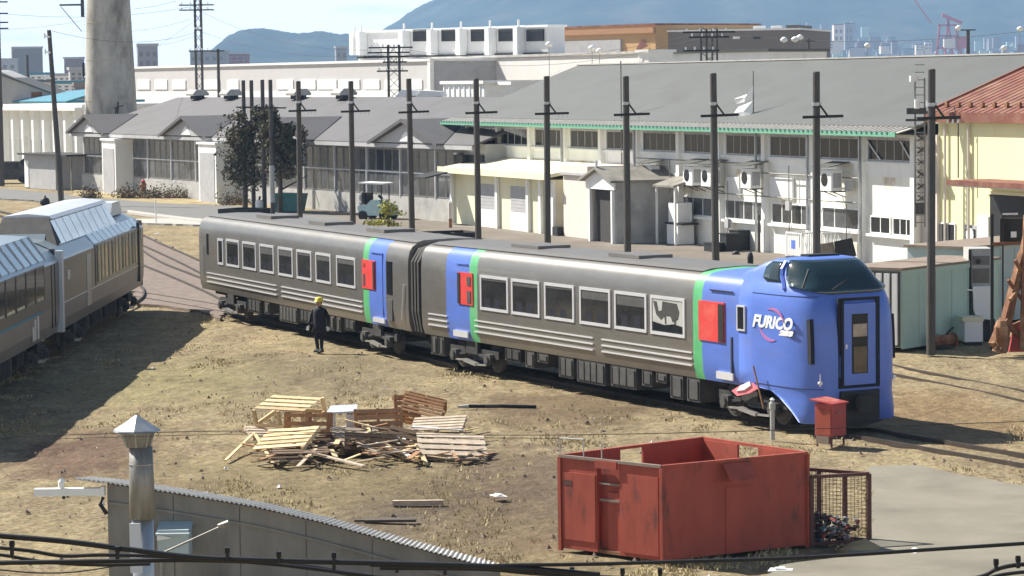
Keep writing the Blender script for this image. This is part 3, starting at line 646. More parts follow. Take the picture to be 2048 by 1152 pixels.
for a_, b_ in ((9, 12), (16, 20)):
    o1 = outline(lerp_row(3.45), 14, .05)[a_]; o2 = outline(lerp_row(3.92), 14, .05)[b_]; part('wiper', MB().bar(o1, o2, .025), 'black', t2)
for z_ in (1.12, 3.30):
    P_ = outline(lerp_row(z_), 14, .006)[1:14]; mb = MB()
    for u_, v_ in zip(P_, P_[1:]): mb.bar(u_, v_, .012)
    part('panel_seam', mb, 'navy', t2)
# end door in the flat front, and the lower coupler opening
fd = part('end_door', MB().ring(0, 1.2, 0, 2.15, .07, 0, .05), 'navy', t2, (20.32, YC - .6, 1.12), R(90))
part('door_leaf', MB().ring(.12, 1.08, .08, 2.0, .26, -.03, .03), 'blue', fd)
part('door_panel', MB().box(.07, .14, -.04, .02, .06, 2.1).box(1.06, 1.13, -.04, .02, .06, 2.1), 'navy', fd)
part('door_window', MB().box(.37, .83, -.035, .0, .34, 1.76), 'glass', fd)
part('door_curtain', MB().box(.40, .80, -.045, -.034, 1.22, 1.52), 'woodgrey', fd); part('door_curtain', MB().box(.42, .80, -.045, -.034, .36, .98), 'leafbrown', fd)
part('door_knob', MB().box(.17, .21, -.08, -.03, .95, 1.05), 'frame', fd)
part('coupler_opening', MB().box(20.17, 20.36, YC - .56, YC + .56, .34, 1.06), 'black', t2)
part('coupler', MB().bar((20.1, YC, .78), (20.65, YC, .78), .28).box(20.55, 20.75, YC - .2, YC + .2, .58, .98), 'under', t2)
part('snow_plough', MB().prism([(19.6, YC - 1.2), (20.25, YC - .2), (20.25, YC + .2), (19.6, YC + 1.2)], .18, .36, ax='z'), 'under', t2)
for k in (10, 25):
    o_a = [outline(lerp_row(z), 14, .02)[k] for z in (1.72, 2.0, 2.3, 2.6, 2.78)]; mb = MB()
    for a, b_ in zip(o_a, o_a[1:]): mb.bar(a, b_, .13, .10)
    part('lamp_slot', mb, 'navy', t2)
for k, zz in ((12, 1.28), (23, 1.28)):
    p = outline(lerp_row(zz), 14, .03)[k]; part('marker_lamp', MB().tube((p[0] - .05, p[1], zz), (p[0] + .03, p[1], zz), .05), 'frame', t2)
part('handrail', MB().path([outline(lerp_row(z), 14, .06)[12] for z in (1.2, 1.35, 1.5)], .015), 'frame', t2)
# red and white cloth hanging by the leading bogie, and the leaning rod
pk = MB(); pk.prism([(17.1, .85), (17.5, 1.02), (18.0, 1.12), (18.25, 1.0), (17.9, .86), (17.35, .74)], -.10, -.04, ax='y')
cl = single('cloth', pk, 'pinkcloth', 'red and white cloth caught on the bogie under the blue nose', 'cloth', group=None, **at(C2))
cl2 = part('cloth_fold', MB().prism([(17.35, .86), (17.55, 1.02), (17.95, 1.16), (18.0, 1.06), (17.7, .92)], -.13, -.10, ax='y'), 'white', cl)
single('leaning_rod', MB().tube((18.55, -.12, .55), (18.2, -.18, 1.55), .022), 'woodred', 'thin brown rod leaning on the blue nose beside the pink cloth', 'rod', **at(C2))

def text(s, size, m_, parent, loc, rot, shear=0, ext=.006, label=None, name='lettering', bold=0, xs=1):
    cu_ = bpy.data.curves.new('t', 'FONT'); cu_.body = s; cu_.size = size; cu_.extrude = ext; cu_.shear = shear; cu_.offset = bold; cu_.resolution_u = 3
    ob = bpy.data.objects.new('t', cu_); COL.objects.link(ob); bpy.context.view_layer.update()
    me = bpy.data.meshes.new_from_object(ob.evaluated_get(bpy.context.evaluated_depsgraph_get())); bpy.data.objects.remove(ob); bpy.data.curves.remove(cu_)
    me.materials.clear(); me.materials.append(M[m_]); o = bpy.data.objects.new(name, me); COL.objects.link(o); o.parent = parent; o.location = loc; o.rotation_euler = rot; o.scale = (xs, 1, 1)
    if label: o['label'] = label
    return o
text('FURICO', .40, 'white', t2, (17.93, -.024, 2.50), (R(90), 0, R(1.5)), .3, bold=.016, xs=1.14, label='white italic lettering')
text('283', .155, 'white', t2, (19.05, .008, 2.36), (R(90), 0, R(2.2)), .3, bold=.014, xs=2.2, label='small white number')
def arc(c, rx, rz, a0, a1, w0, yy, n=14):
    mb = MB(); up = []; lo = []
    for i in range(n + 1):
        t = a0 + (a1 - a0) * i / n; w_ = w0 * math.sin(math.pi * i / n) + .006; e = (math.cos(t), math.sin(t))
        up.append((c[0] + (rx + w_) * e[0], c[1] + (rz + w_) * e[1])); lo.append((c[0] + (rx - w_) * e[0], c[1] + (rz - w_) * e[1]))
    for i in range(n): mb.prism([up[i], up[i + 1], lo[i + 1], lo[i]], yy, yy + .012, ax='y')
    return mb
dm('swoosh', (.42, .16, .38), .4, 0, .05, 2)
part('swoosh', arc((18.75, 2.60), .52, .36, R(10), R(110), .035, -.016), 'swoosh', t2); part('swoosh', arc((18.75, 2.58), .52, .38, R(190), R(290), .035, -.016), 'swoosh', t2)

# ---- glass roofed train on the left: x runs away from the camera, y into the train
LT = FR(Vector((-13.9, 86.0)), Vector((-13.9, 96.0)))
PL = [(.10, .95), (.02, 1.3), (0, 1.8), (0, 3.12), (.04, 3.2), (.30, 3.48), (.75, 3.68), (1.45, 3.76)]
PL = PL + [(2.9 - y, z) for y, z in PL[-2::-1]]
dm('ltside', (.085, .08, .075), .30, .0, .12, 1.2, streak=.4)
dm('ltlow', (.20, .18, .17), .40, .0, .10, 1.2, streak=.4, col2=(.17, .14, .13), c2=(.5, .7))
dm('ltroof', (.27, .32, .35), .28, .35, .06, 1)
def ltcar(x0, x1, label):
    t = thing('train_car', label, 'train car', group='grey train cars with glass roofs', **at(LT, x0)); Ln = x1 - x0; n = len(PL)
    mb = MB()
    vs = [(0, y, z) for y, z in PL] + [(Ln, y, z) for y, z in PL]
    for i in range(n - 1):
        z = max(PL[i][1], PL[i + 1][1]); mi = 1 if z <= 1.81 else (0 if z < 3.15 else 2); o_ = len(mb.v)
        mb.add([vs[i], vs[i + 1], vs[n + i + 1], vs[n + i]], [(0, 1, 2, 3)], mi)
    mb.add([(0, y, z) for y, z in PL], [tuple(range(n))], 0); mb.add([(Ln, y, z) for y, z in PL], [tuple(range(n))], 0)
    part('body', mb, ['ltside', 'ltlow', 'ltroof'], t)
    return t, Ln
ta, La = ltcar(-20.6, -.15, 'near grey train car with slanted roof glass, cut by the left picture edge')
tb, Lb = ltcar(.15, 19.6, 'far grey train car with a raised pale blue glass dome on its roof')
def qpane(name, pts, t_, m_, root, lab=None):
    a, b_, c_, d_ = [Vector(p) for p in pts]; nrm = (b_ - a).cross(d_ - a).normalized() * t_
    return part(name, MB().add([a, b_, c_, d_, a + nrm, b_ + nrm, c_ + nrm, d_ + nrm], [(0, 1, 2, 3), (4, 5, 6, 7), (0, 1, 5, 4), (1, 2, 6, 5), (2, 3, 7, 6), (3, 0, 4, 7)]), m_, root, label=lab)
# near car: slanted glass strip with frames, dark side windows, blue line, grey figure mark
rg = part('roof_glazing', MB().box(2.0, 18.6, .66, 2.25, 3.7, 3.90), 'ltroof', ta)
for k in range(13):
    x = 3.0 + k * 1.2
    qpane('roof_pane', [(x, .12, 3.30), (x + 1.12, .12, 3.30), (x + 1.12, .62, 3.98), (x, .62, 3.98)], -.03, 'skyglass', rg)
    part('mullion', MB().bar((x + 1.16, .11, 3.28), (x + 1.16, .62, 4.0), .06), 'whitemetal', rg)
part('roof_top', MB().prism([(.6, 3.9), (.62, 3.99), (1.45, 4.05), (2.28, 3.99), (2.3, 3.9)], 2.4, 18.7, ax='x'), 'ltroof', ta)
for k in range(10):
    if k not in (4,): 
        x = 1.5 + k * 1.62; f = part('window', MB().ring(0, 1.5, 0, 1.05, .04, -.02, .02), 'ltside', ta, (x, 0, 2.15)); part('pane', MB().box(.04, 1.46, -.012, .01, .04, 1.01), 'glass', f)
        part('blind', MB().box(.06, 1.3, -.016, -.011, .05, .13), 'curtain', f)
part('waist_line', MB().box(0, 17.2, -.012, .01, 1.80, 1.87), 'blueroof', ta)
for k, (x, h) in enumerate(((15.4, .40), (15.75, .6), (16.25, .65))): part('door_mark', MB().box(x, x + .22, -.016, .01, 1.12, 1.12 + h), 'frame', ta)
part('door_gap', MB().box(18.9, 18.96, -.014, .01, 1.2, 3.1), 'black', ta); part('door_gap', MB().box(19.5, 19.56, -.014, .01, 1.2, 3.1), 'black', ta)
part('gangway', MB().prism([(.12, 1.0), (.05, 3.3), (.2, 3.5), (2.7, 3.5), (2.85, 3.3), (2.8, 1.0)], La, La + .3, ax='x'), 'bellows', ta)
part('end_post', MB().box(La - .12, La + .22, -.10, .12, .95, 3.45), 'whitemetal', ta)
# far car: dome
x0, x1 = 1.6, 15.2
part('dome_side', MB().add([(x0 + .0, .37, 3.50), (x1 - .0, .37, 3.50), (x1 - .95, .78, 4.33), (x0 + .85, .78, 4.33), (x0 + .1, .37, 3.58), (x1 - .1, .37, 3.58), (x1 - .95, .88, 4.29), (x0 + .85, .88, 4.29)], [(0, 1, 2, 3), (4, 5, 6, 7), (0, 1, 5, 4), (1, 2, 6, 5), (2, 3, 7, 6), (3, 0, 4, 7)]), 'ltroof', tb)
dome = part('dome', MB().prism([(x0, 3.66), (x0 + .9, 4.36), (x1 - .9, 4.36), (x1, 3.66)], .75, 2.15, ax='y'), 'ltroof', tb)
for k in range(9):
    a = x0 + .25 + k * (x1 - x0 - .5) / 9; b_ = a + (x1 - x0 - .5) / 9 - .09
    pass
    qpane('dome_pane', [(a, .34, 3.52), (b_, .34, 3.52), (min(b_, x1 - 1), .74, 4.34), (max(a, x0 + .9), .74, 4.34)], -.04, 'skyglass', dome)
part('dome_front', MB().add([(x0 - .12, .34, 3.50), (x0 - .12, 2.56, 3.50), (x0 + .78, 2.16, 4.36), (x0 + .78, .74, 4.36), (x0 + .2, .26, 3.58), (x0 + .2, 2.64, 3.58), (x0 + .95, 2.16, 4.3), (x0 + .95, .74, 4.3)], [(0, 1, 2, 3), (4, 5, 6, 7), (0, 1, 5, 4), (1, 2, 6, 5), (2, 3, 7, 6), (3, 0, 4, 7)]), 'equip', dome)
part('dome_top', MB().prism([(.62, 4.30), (.74, 4.40), (1.45, 4.47), (2.16, 4.40), (2.28, 4.30)], x0 + .86, x1 - .8, ax='x'), 'whitemetal', dome)
part('roof_hatch', MB().prism([(15.8, 3.72), (16.3, 4.2), (18.2, 4.2), (18.9, 3.7)], .7, 2.2, ax='y'), 'whitemetal', tb)
rg = part('eave_glazing', MB().box(7.2, 18.9, .02, .05, 3.16, 3.22), 'whitemetal', tb)
for k in range(10):
    x = 7.3 + k * 1.15; qpane('eave_pane', [(x, .02, 3.19), (x + 1.05, .02, 3.19), (x + 1.05, .31, 3.53), (x, .31, 3.53)], -.03, 'skyglass', rg)
for k in range(13):
    x = 7.6 + k * .86; f = part('window', MB().ring(0, .78, 0, 1.25, .05, -.02, .02), 'ltside', tb, (x, 0, 1.92)); part('pane', MB().box(.05, .73, -.012, .01, .05, 1.2), 'glass', f)
    if k % 3 != 2: part('curtain', MB().box(.10, .36, -.018, -.012, .06, 1.18), 'curtain', f)
part('door_gap', MB().box(7.1, 7.2, -.014, .01, 1.85, 3.2), 'black', tb); part('porthole', MB().tube((1.7, -.02, 2.6), (1.7, .02, 2.6), .17, n=12), 'glass', tb); part('notice', MB().box(1.35, 1.6, -.02, .01, 2.45, 2.75), 'white', tb)
part('door_panel', MB().box(5.2, 6.1, -.015, .01, 1.3, 3.0), 'galv', tb)
part('lower_line', MB().box(.5, 18, -.012, .01, 1.78, 1.82), 'whitemetal', tb)
part('end_post', MB().box(17.9, 18.1, -.05, .05, 1.2, 3.4), 'equip', tb)
for x0_, x1_, tt in ((.3, 3.5, tb), (5, 8, tb), (9, 12, tb)): pass
for tt, Ln in ((ta, La), (tb, Lb)):
    for x in (3.2, Ln - 3.4): bogie(tt, x)
    equip(tt, [(5.4, 6.2, .45, 'equip'), (6.6, 8.2, .5, 'under'), (8.6, 9.1, .45, 'equip'), (9.5, 11.6, .5, 'under'), (12.0, 12.5, .42, 'equip'), (13, 14.4, .55, 'under')])
# rounded far end
part('end_cap', MB().prism([(-.0, .05), (.55, .25), (.8, .8), (.8, 2.1), (.55, 2.65), (0, 2.85)], .95, 3.4, ax='z'), 'ltlow', tb, (Lb, 0, 0))
# ================================================================ BUILDINGS
def bx(t, name, m_, x0, x1, y0, y1, z0, z1, label=None): return part(name, MB().box(x0, x1, y0, y1, z0, z1), m_, t, label=label)
def wfill(name, t, x0, x1, z0, z1, n, rows=1, y=0, fm='greywall', gm='winglass', w=.06):
    f = part(name, MB().ring(0, x1 - x0, 0, z1 - z0, w, -.03, .05), fm, t, (x0, y, z0)); W_ = (x1 - x0 - 2 * w) / n; H_ = (z1 - z0 - 2 * w) / rows
    me = MB().box(.03, W_ - .03, 0, .03, .02, H_ - .02).mesh('pane', gm)
    mb = MB()
    for i in range(1, n): mb.box(w + i * W_ - .03, w + i * W_ + .03, -.01, .04, w, z1 - z0 - w)
    for j in range(1, rows): mb.box(w, x1 - x0 - w, -.012, .042, w + j * H_ - .03, w + j * H_ + .03)
    if mb.v: part('mullion', mb, fm, f, kind='stuff')
    for i in range(n):
        for j in range(rows): part('pane', me, None, f, (w + i * W_, 0, w + j * H_))
    return f
def ribs(mb, x0, x1, st, y0, z0, y1, z1, w=.05, h=.06):
    x = x0
    while x <= x1: mb.bar((x, y0, z0 + h / 2), (x, y1, z1 + h / 2), w, h); x += st
# ---- long white hall
hall = thing('workshop_hall', 'long white workshop hall with green edged grey roof, high window strip and stained lower wall', 'workshop', **at(FRW))
X0 = FRW.px(937, 300)[0]; X1 = FRW.px(1832, 320)[0]
def wx(p, y=300): return FRW.px(p, y)[0]
bx(hall, 'wall', 'wallstain', X0, X1, .12, 15, -.2, 5.9)
bx(hall, 'upper_wall', 'offwhite', X0 + .02, X1 - .02, .09, .12, 4.0, 5.88)
rf = part('roof', MB().slab([(X0 - 1.6, -.35, 6.28), (X1 + .6, -.35, 6.28), (X1 + .6, 7.5, 9.37), (X0 - .3, 7.5, 9.37)], .16).slab([(X0 - .3, 7.5, 9.37), (X1 + .6, 7.5, 9.37), (X1 + .6, 15.4, 6.2), (X0 - .3, 15.4, 6.2)], .16), 'greyroof', hall)
mb = MB(); ribs(mb, X0 - 1.2, X1 + .4, 1.8, -.3, 6.282, 7.4, 9.322, .012, .006); part('roof_seam', mb, 'greyroof', rf, kind='stuff')
bx(rf, 'ridge_cap', 'concrete', X0 - .3, X1 + .6, 7.35, 7.65, 9.36, 9.43)
cn = part('eave_canopy', MB().slab([(X0 - 1.6, -1.15, 6.0), (X1 + .3, -1.15, 6.0), (X1 + .3, -.2, 6.24), (X0 - 1.6, -.2, 6.24)], .05), 'shedroof', hall)
mb = MB(); ribs(mb, X0 - 1.5, X1 + .2, .45, -1.15, 6.0, -.22, 6.24, .12, .05); part('corrugation', mb, 'shedroof', cn, kind='stuff')
bx(cn, 'green_edge', 'greenroof', X0 - 1.6, X1 + .3, -1.22, -1.14, 5.84, 6.03)
mb = MB()
x = X0 - 1.4
while x < X1: mb.box(x, x + .12, -1.25, -1.21, 5.96, 6.06); x += .45
part('roof_hook', mb, 'dkteal', cn, kind='stuff')
cols = [937, 997, 1061, 1132, 1203, 1276, 1359, 1440, 1530, 1626, 1725, 1829]
for p in cols: 
    x = wx(p); bx(hall, 'pillar', 'offwhite', x - .17, x + .17, -.14, .14, -.2, 5.88)
bx(hall, 'sill_band', 'white', X0, X1, -.02, .1, 4.55, 4.66)
for a, b_, n in ((962, 990, 3), (1000, 1055, 4), (1068, 1126, 4), (1139, 1197, 4), (1211, 1270, 4), (1284, 1353, 5), (1366, 1432, 5), (1450, 1522, 5), (1538, 1617, 4), (1637, 1716, 4), (1733, 1822, 5)):
    wfill('window', hall, wx(a), wx(b_), 4.68, 5.72, n, gm='glass', y=.08)
for k, (a, b_) in enumerate(((1733, 1760), (1800, 1822))): 
    f = part('brace', MB().bar((wx(a), .03, 5.6), (wx(b_), .03, 4.75), .05), 'frame', hall)
# lower windows
for z, a_, b_ in ((4.32, 1280, 1530), (2.78, 1440, 1720), (3.9, 1530, 1725)): part('conduit', MB().tube((wx(a_), -.2, z), (wx(b_), -.2, z), .035, n=6), 'galvdull', hall)
for p_, z0, z1 in ((1346, 2.6, 4.3), (1462, .6, 3.4), (1585, 1.0, 4.3), (1700, .3, 2.7)): part('conduit', MB().tube((wx(p_), -.2, z0), (wx(p_), -.2, z1), .03, n=6), 'galvdull', hall)
for p_, z_ in ((1585, 2.2), (1462, 1.1), (1705, 3.3)): bx(hall, 'meter_box', 'greywall', wx(p_) - .2, wx(p_) + .2, -.3, -.14, z_, z_ + .45)
def wz(p, y): return FRW.px(p, y)
for a, b_, n, m_ in ((1363, 1424, 3, 'winglass'), (1448, 1523, 4, 'winglass'), (1541, 1621, 4, 'winglass'), (1642, 1715, 3, 'winglass'), (1738, 1778, 2, 'glass'), (1783, 1824, 3, 'glass')):
    z0, z1 = (1.5, 2.5) if a < 1700 else (1.45, 2.25)
    wfill('window', hall, wx(a, 410), wx(b_, 410), z0, z1, n, gm=m_, fm='offwhite', y=.08)
    bx(hall, 'sill', 'white', wx(a, 410) - .1, wx(b_, 410) + .1, -.12, .12, z0 - .12, z0)
wfill('window', hall, wx(1300, 400), wx(1335, 400), 1.6, 2.6, 3, gm='winglass', fm='offwhite', y=.08)
for a, b_, z0, z1 in ((1392, 1420, 2.95, 3.25), (1452, 1478, 2.6, 3.6), (1540, 1585, 2.7, 3.7)): bx(hall, 'wall_panel', 'white', wx(a, 360), wx(b_, 360), -.02, .1, z0, z1)
bx(hall, 'corner_wall', 'tan', X1 + .02, FRW.px(1874, 400, .25)[0], .25, 12, -.2, 5.9)
for p in (1519, 1622, 1275, 1130, 1727): bx(hall, 'downpipe', 'galv', wx(p) - .05, wx(p) + .05, -.26, -.16, .1, 5.8)
# air conditioners on the wall, each under a tilted cover
ac = [(1283, 330, 'leftmost air conditioner on the white hall wall beside the porch'), (1366, 332, 'second air conditioner from the porch on the white hall wall'), (1402, 334, 'third air conditioner from the porch, close beside the second'), (1481, 338, 'fourth air conditioner from the porch with wide cover, mid wall of the hall'), (1640, 343, 'rightmost air conditioner with black bracket near the right end of the hall')]
for px_, py_, lb in ac:
    x = FRW.px(px_, py_ + 20, -.85)[0]; z = FRW.px(px_, py_ + 38, -.85)[1]
    p = FRW.w(x, -.85, z); t = thing('air_conditioner', lb, 'air conditioner', p, FRW.a, 'air conditioners on the hall wall')
    bx(t, 'casing', 'offwhite', 0, 1.05, 0, .55, 0, .95); part('fan_grille', MB().tube((.42, -.02, .5), (.42, .02, .5), .30, n=14), 'glass', t); bx(t, 'side_panel', 'greywall', 1.05, 1.07, .1, .5, .15, .8)
    [part('bracket', MB().bar((bx__, .0, -.03), (bx__, .8, -.03), .06).bar((bx__, .1, -.03), (bx__, .8, -.3), .04), 'black', t) for bx__ in (.1, .95)]
    part('cover', MB().slab([(-.3, -.25, 1.12), (1.35, -.25, 1.12), (1.35, .82, 1.32), (-.3, .82, 1.32)], .04), 'greyroof', t)
# left annex, tan room, porch
an = thing('annex', 'low cream annex with roller doors in front of the white hall', 'annex', **at(FRW))
ya = -2.6; a0 = FRW.px(906, 400, ya)[0]; a1 = FRW.px(1112, 400, ya)[0]; zt = FRW.px(1050, 343, ya)[1]
def ax_(p, y=400): return FRW.px(p, y, ya)[0]
bx(an, 'wall', 'cream', a0, a1, ya, .1, -.2, zt - .35)
part('roof', MB().slab([(a0 - .5, ya - .7, zt - .05), (a1 + .3, ya - .7, zt - .05), (a1 + .3, .1, zt + .5), (a0 - .5, .1, zt + .5)], .2), 'cream', an)
bx(an, 'fascia', 'cream', a0 - .5, a1 + .3, ya - .78, ya - .7, zt - .33, zt + .03)
for p in (908, 998, 1060, 1085, 1110): bx(an, 'pillar', 'white', ax_(p) - .16, ax_(p) + .16, ya - .2, ya - .02, -.1, zt - .36)
for a, b_ in ((962, 992), (1022, 1057)):
    d_ = bx(an, 'roller_door', 'greywall', ax_(a), ax_(b_), ya - .03, ya, 0, 2.55)
    for k in range(7): bx(d_, 'slat', 'greywall', ax_(a) + .05, ax_(b_) - .05, ya - .045, ya - .03, 1.15 + k * .2, 1.15 + k * .2 + .15)
    bx(d_, 'lower_panel', 'offwhite', ax_(a) + .05, ax_(b_) - .05, ya - .05, ya - .03, .05, 1.1)
part('awning', MB().slab([(a0 - 1.0, ya - 2.2, zt - .55), (a0 + 1.2, ya - 2.2, zt - .55), (a0 + 1.2, ya, zt - .1), (a0 - 1.0, ya, zt - .1)], .08), 'black', an)
rm = thing('tan_room', 'smooth tan flat roofed room between the cream annex and the gabled porch', 'annex', **at(FRW))
r0_, r1_ = ax_(1127), FRW.px(1178, 400, ya)[0]
bx(rm, 'wall', 'tan', r0_, r1_, ya, .1, -.2, FRW.px(1150, 347, ya)[1]); bx(rm, 'parapet', 'tan', r0_ - .15, r1_ + .1, ya - .12, .1, FRW.px(1150, 345, ya)[1], FRW.px(1150, 333, ya)[1] + .05)
bx(rm, 'roof_edge', 'greywall', r0_ - .1, r1_ + .05, ya - .18, ya - .11, FRW.px(1150, 347, ya)[1] - .08, FRW.px(1150, 345, ya)[1])
bx(rm, 'drain_box', 'black', r0_ - .9, r0_ - .2, ya - .3, ya + .2, 0, .55)
yp = -3.3; p0 = FRW.px(1178, 400, yp)[0]; p1 = FRW.px(1230, 400, yp)[0]; ze = FRW.px(1200, 357, yp)[1]; za = FRW.px(1198, 334, yp)[1]
po = thing('porch', 'gabled porch with white gable board and dark brown doorway in front of the hall', 'porch', **at(FRW))
bx(po, 'side_wall', 'concrete', p1 - .12, p1, yp + .06, .1, -.1, ze); bx(po, 'side_wall', 'tan', p0, p0 + .12, yp + .06, .1, -.1, ze)
for x in (p0 + .16, p1 - .3): bx(po, 'post', 'white', x, x + .18, yp - .12, yp + .05, 0, ze - .6)
bx(po, 'door', 'bellows', p0 + .34, p1 - .3, yp + .25, yp + .32, 0, ze - .6)
xm = (p0 + p1) / 2
part('gable', MB().prism([(p0 - .2, ze - .55), (p1 + .1, ze - .55), (p1 + .1, ze), (xm, za - .12), (p0 - .2, ze)], yp - .1, yp + .0), 'white', po)
part('roof', MB().slab([(p0 - .45, yp - .4, ze - .05), (xm, yp - .4, za + .02), (xm, .1, za + .02), (p0 - .45, .1, ze - .05)], .12).slab([(xm, yp - .4, za + .01), (p1 + .35, yp - .4, ze - .05), (p1 + .35, .1, ze - .05), (xm, .1, za + .01)], .12), 'shedwall', po)
part('finial', MB().tube((xm, yp - .3, za), (xm, yp - .3, za + .35), .08), 'white', po)
st = thing('entrance_canopy', 'small canopy on white supports over the hall side door, right of the porch', 'canopy', **at(FRW))
s0, s1 = FRW.px(1316, 380, -1.2)[0], FRW.px(1358, 380, -1.2)[0]; sz = FRW.px(1335, 366, -1.2)[1]
part('canopy_roof', MB().slab([(s0, -1.5, sz - .1), (s1, -1.5, sz - .1), (s1, .05, sz + .35), (s0, .05, sz + .35)], .1), 'shedwall', st)
for x in (s0 + .1, s1 - .2): bx(st, 'post', 'white', x, x + .1, -1.4, -1.3, 0, sz - .15)
bx(st, 'water_tank', 'white', s0 + .8, s0 + 1.9, -1.0, -.2, 1.2, 2.2); bx(st, 'tank_stand', 'white', s0 + .7, s0 + 2, -1.05, -.15, .1, 1.15); bx(st, 'shelf', 'black', s0 + .6, s1, -1.1, -.1, 1.1, 1.18)

# ---- yellow building with the red roof
FRY = FRW.shift(31.0, .40)
yb = thing('yellow_building', 'pale yellow building with rust red roof and red brown door canopy at right edge', 'building', **at(FRY))
y0_ = FRY.px(1877, 380)[0]; zE = FRY.px(1960, 226)[1]
def yx(p, y=420, yo=0): return FRY.px(p, y, yo)[0]
bx(yb, 'wall', 'yellow', y0_, 30, 0, 12, -.2, zE - .05)
zR = zE + 2.8
rr_ = part('roof', MB().slab([(y0_ - .5, -.3, zE), (31, -.3, zE), (31, 7, zR), (y0_ - .5, 7, zR)], .08), 'redroof', yb)
mb = MB(); ribs(mb, y0_ - .4, 31, .5, -.3, zE, 7, zR, .12, .025); part('roof_rib', mb, 'redroof', rr_, kind='stuff')
bx(rr_, 'fascia', 'redroof', y0_ - .5, 31, -.36, -.3, zE - .40, zE + .02)
fm_ = MB().box(-.10, .10, -.06, .06, 0, .20).mesh('snow_guard', 'rust')
for k in range(16): part('snow_guard', fm_, None, rr_, (y0_ + .3 + k * .95, .25, zE + .24))
part('hip_cap', MB().bar((y0_ - .5, -.3, zE + .06), (y0_ - .5, 7, zR + .06), .16, .06), 'redroof', rr_)
zc = FRY.px(1990, 358)[1]; cx0 = yx(1893, 356, -2.0)
cp_ = part('door_canopy', MB().box(cx0, 30, -2.0, 0, zc - .2, zc), 'redroof', yb); part('soffit', MB().box(cx0 + .1, 30, -1.95, -.02, zc - .26, zc - .2), 'tan', cp_)
wfill('window', yb, yx(1868, 470), yx(1912, 470), FRY.px(1890, 500)[1], FRY.px(1890, 445)[1], 3, gm='glass', fm='white', y=-.02)
bx(yb, 'sill', 'white', yx(1868, 505), yx(1916, 505), -.14, .02, FRY.px(1890, 512)[1], FRY.px(1890, 500)[1])
dd = bx(yb, 'door', 'greywall', yx(1931, 470), yx(1957, 470), -.05, .02, 0, FRY.px(1945, 450)[1]); part('door_window', MB().box(yx(1935, 470), yx(1953, 470), -.07, -.045, FRY.px(1945, 492)[1], FRY.px(1945, 458)[1]), 'glass', dd); part('mirror', MB().tube((yx(1944, 470), -.12, FRY.px(1945, 470)[1]), (yx(1944, 470), -.07, FRY.px(1945, 470)[1]), .3, n=12), 'white', dd)
gd = bx(yb, 'garage_opening', 'black', yx(1981, 440), 30, -.03, .01, 0, FRY.px(2010, 390)[1]); bx(gd, 'lintel', 'cream', yx(1976, 440), 30, -.08, -.02, FRY.px(2010, 390)[1], FRY.px(2010, 384)[1]); bx(gd, 'jamb', 'white', yx(1957, 470), yx(1979, 440), -.06, 0, 0, FRY.px(1968, 432)[1])
for p in (1895, 1942): part('downpipe', MB().tube((yx(p), -.12, .2), (yx(p), -.12, zE - .5), .06), 'tan', yb)
part('antenna', MB().tube((yx(1937, 350), -.5, zc), (yx(1937, 350), -.5, zc + 2.6), .03).bar((yx(1937, 350), -.5, zc + 2.2), (yx(1934, 350) - .2, -.5, zc + 3.0), .03), 'pole', yb)

# ---- grey gabled workshop behind, with many windows
gw = thing('gabled_workshop', 'long low grey roofed workshop with small roof gables and rows of tall windows', 'workshop', **at(FRB))
gx0, gx1 = -27.7, 44
bx(gw, 'wall', 'greywall', gx0, gx1, 0, 14, 0, 4.75); bx(gw, 'plinth', 'concrete', gx0 - .02, gx1, -.12, 0, -.1, 1.35)
part('roof', MB().slab([(gx0 - .5, -.9, 4.72), (gx1, -.9, 4.72), (gx1, 7, 7.45), (gx0 + 3.5, 7, 7.45)], .14).slab([(gx0 + 3.5, 7, 7.45), (gx1, 7, 7.45), (gx1, 14.8, 4.7), (gx0 - .5, 14.8, 4.7)], .14).slab([(gx0 - .5, -.9, 4.715), (gx0 + 3.5, 7, 7.445), (gx0 - .5, 14.8, 4.695)], .1), 'purpleroof', gw)
bx(gw, 'eave_board', 'greywall', gx0 - .5, gx1, -.96, -.9, 4.42, 4.66)
for xc_, hw in ((-23.3, 4.5), (-1.9, 4.8), (16.4, 4.6), (35.3, 4.9)):
    dg = part('roof_gable', MB().prism([(xc_ - hw + .3, 4.74), (xc_ + hw - .3, 4.74), (xc_, 6.0)], -1.0, -.94), 'greywall', gw)
    part('gable_roof', MB().slab([(xc_ - hw, -1.35, 4.76), (xc_, -1.35, 6.2), (xc_, 3.2, 6.2), (xc_ - hw, -.9, 4.76)], .12).slab([(xc_, -1.35, 6.2), (xc_ + hw, -1.35, 4.76), (xc_ + hw, -.9, 4.76), (xc_, 3.2, 6.2)], .12), 'purpleroof', dg)
    part('verge_board', MB().bar((xc_ - hw, -1.38, 4.68), (xc_, -1.38, 6.12), .06, .2).bar((xc_ + hw, -1.38, 4.68), (xc_, -1.38, 6.12), .06, .2), 'purpleroof', dg)
    part('gable_vent', MB().prism([(xc_ - .95, 4.82), (xc_ + .95, 4.82), (xc_ + .5, 5.2), (xc_, 5.45), (xc_ - .5, 5.2)], -1.05, -1.0), 'white', dg)
step = 1.22; x = gx0 + .5; porches = [(FRB.px(208, 380, -1.4)[0], FRB.px(235, 380, -1.4)[0]), (FRB.px(401, 390, -1.4)[0], FRB.px(436, 390, -1.4)[0])]
fme = MB().ring(0, 1.14, 0, 1.42, .06, -.03, .03).mesh('window_frame', 'frame'); fme.materials[0] = M['galvdull']; pme = MB().box(.06, 1.08, -.01, .01, .06, 1.36).mesh('pane', 'winglass')
x = gx0 + .5; k = 0
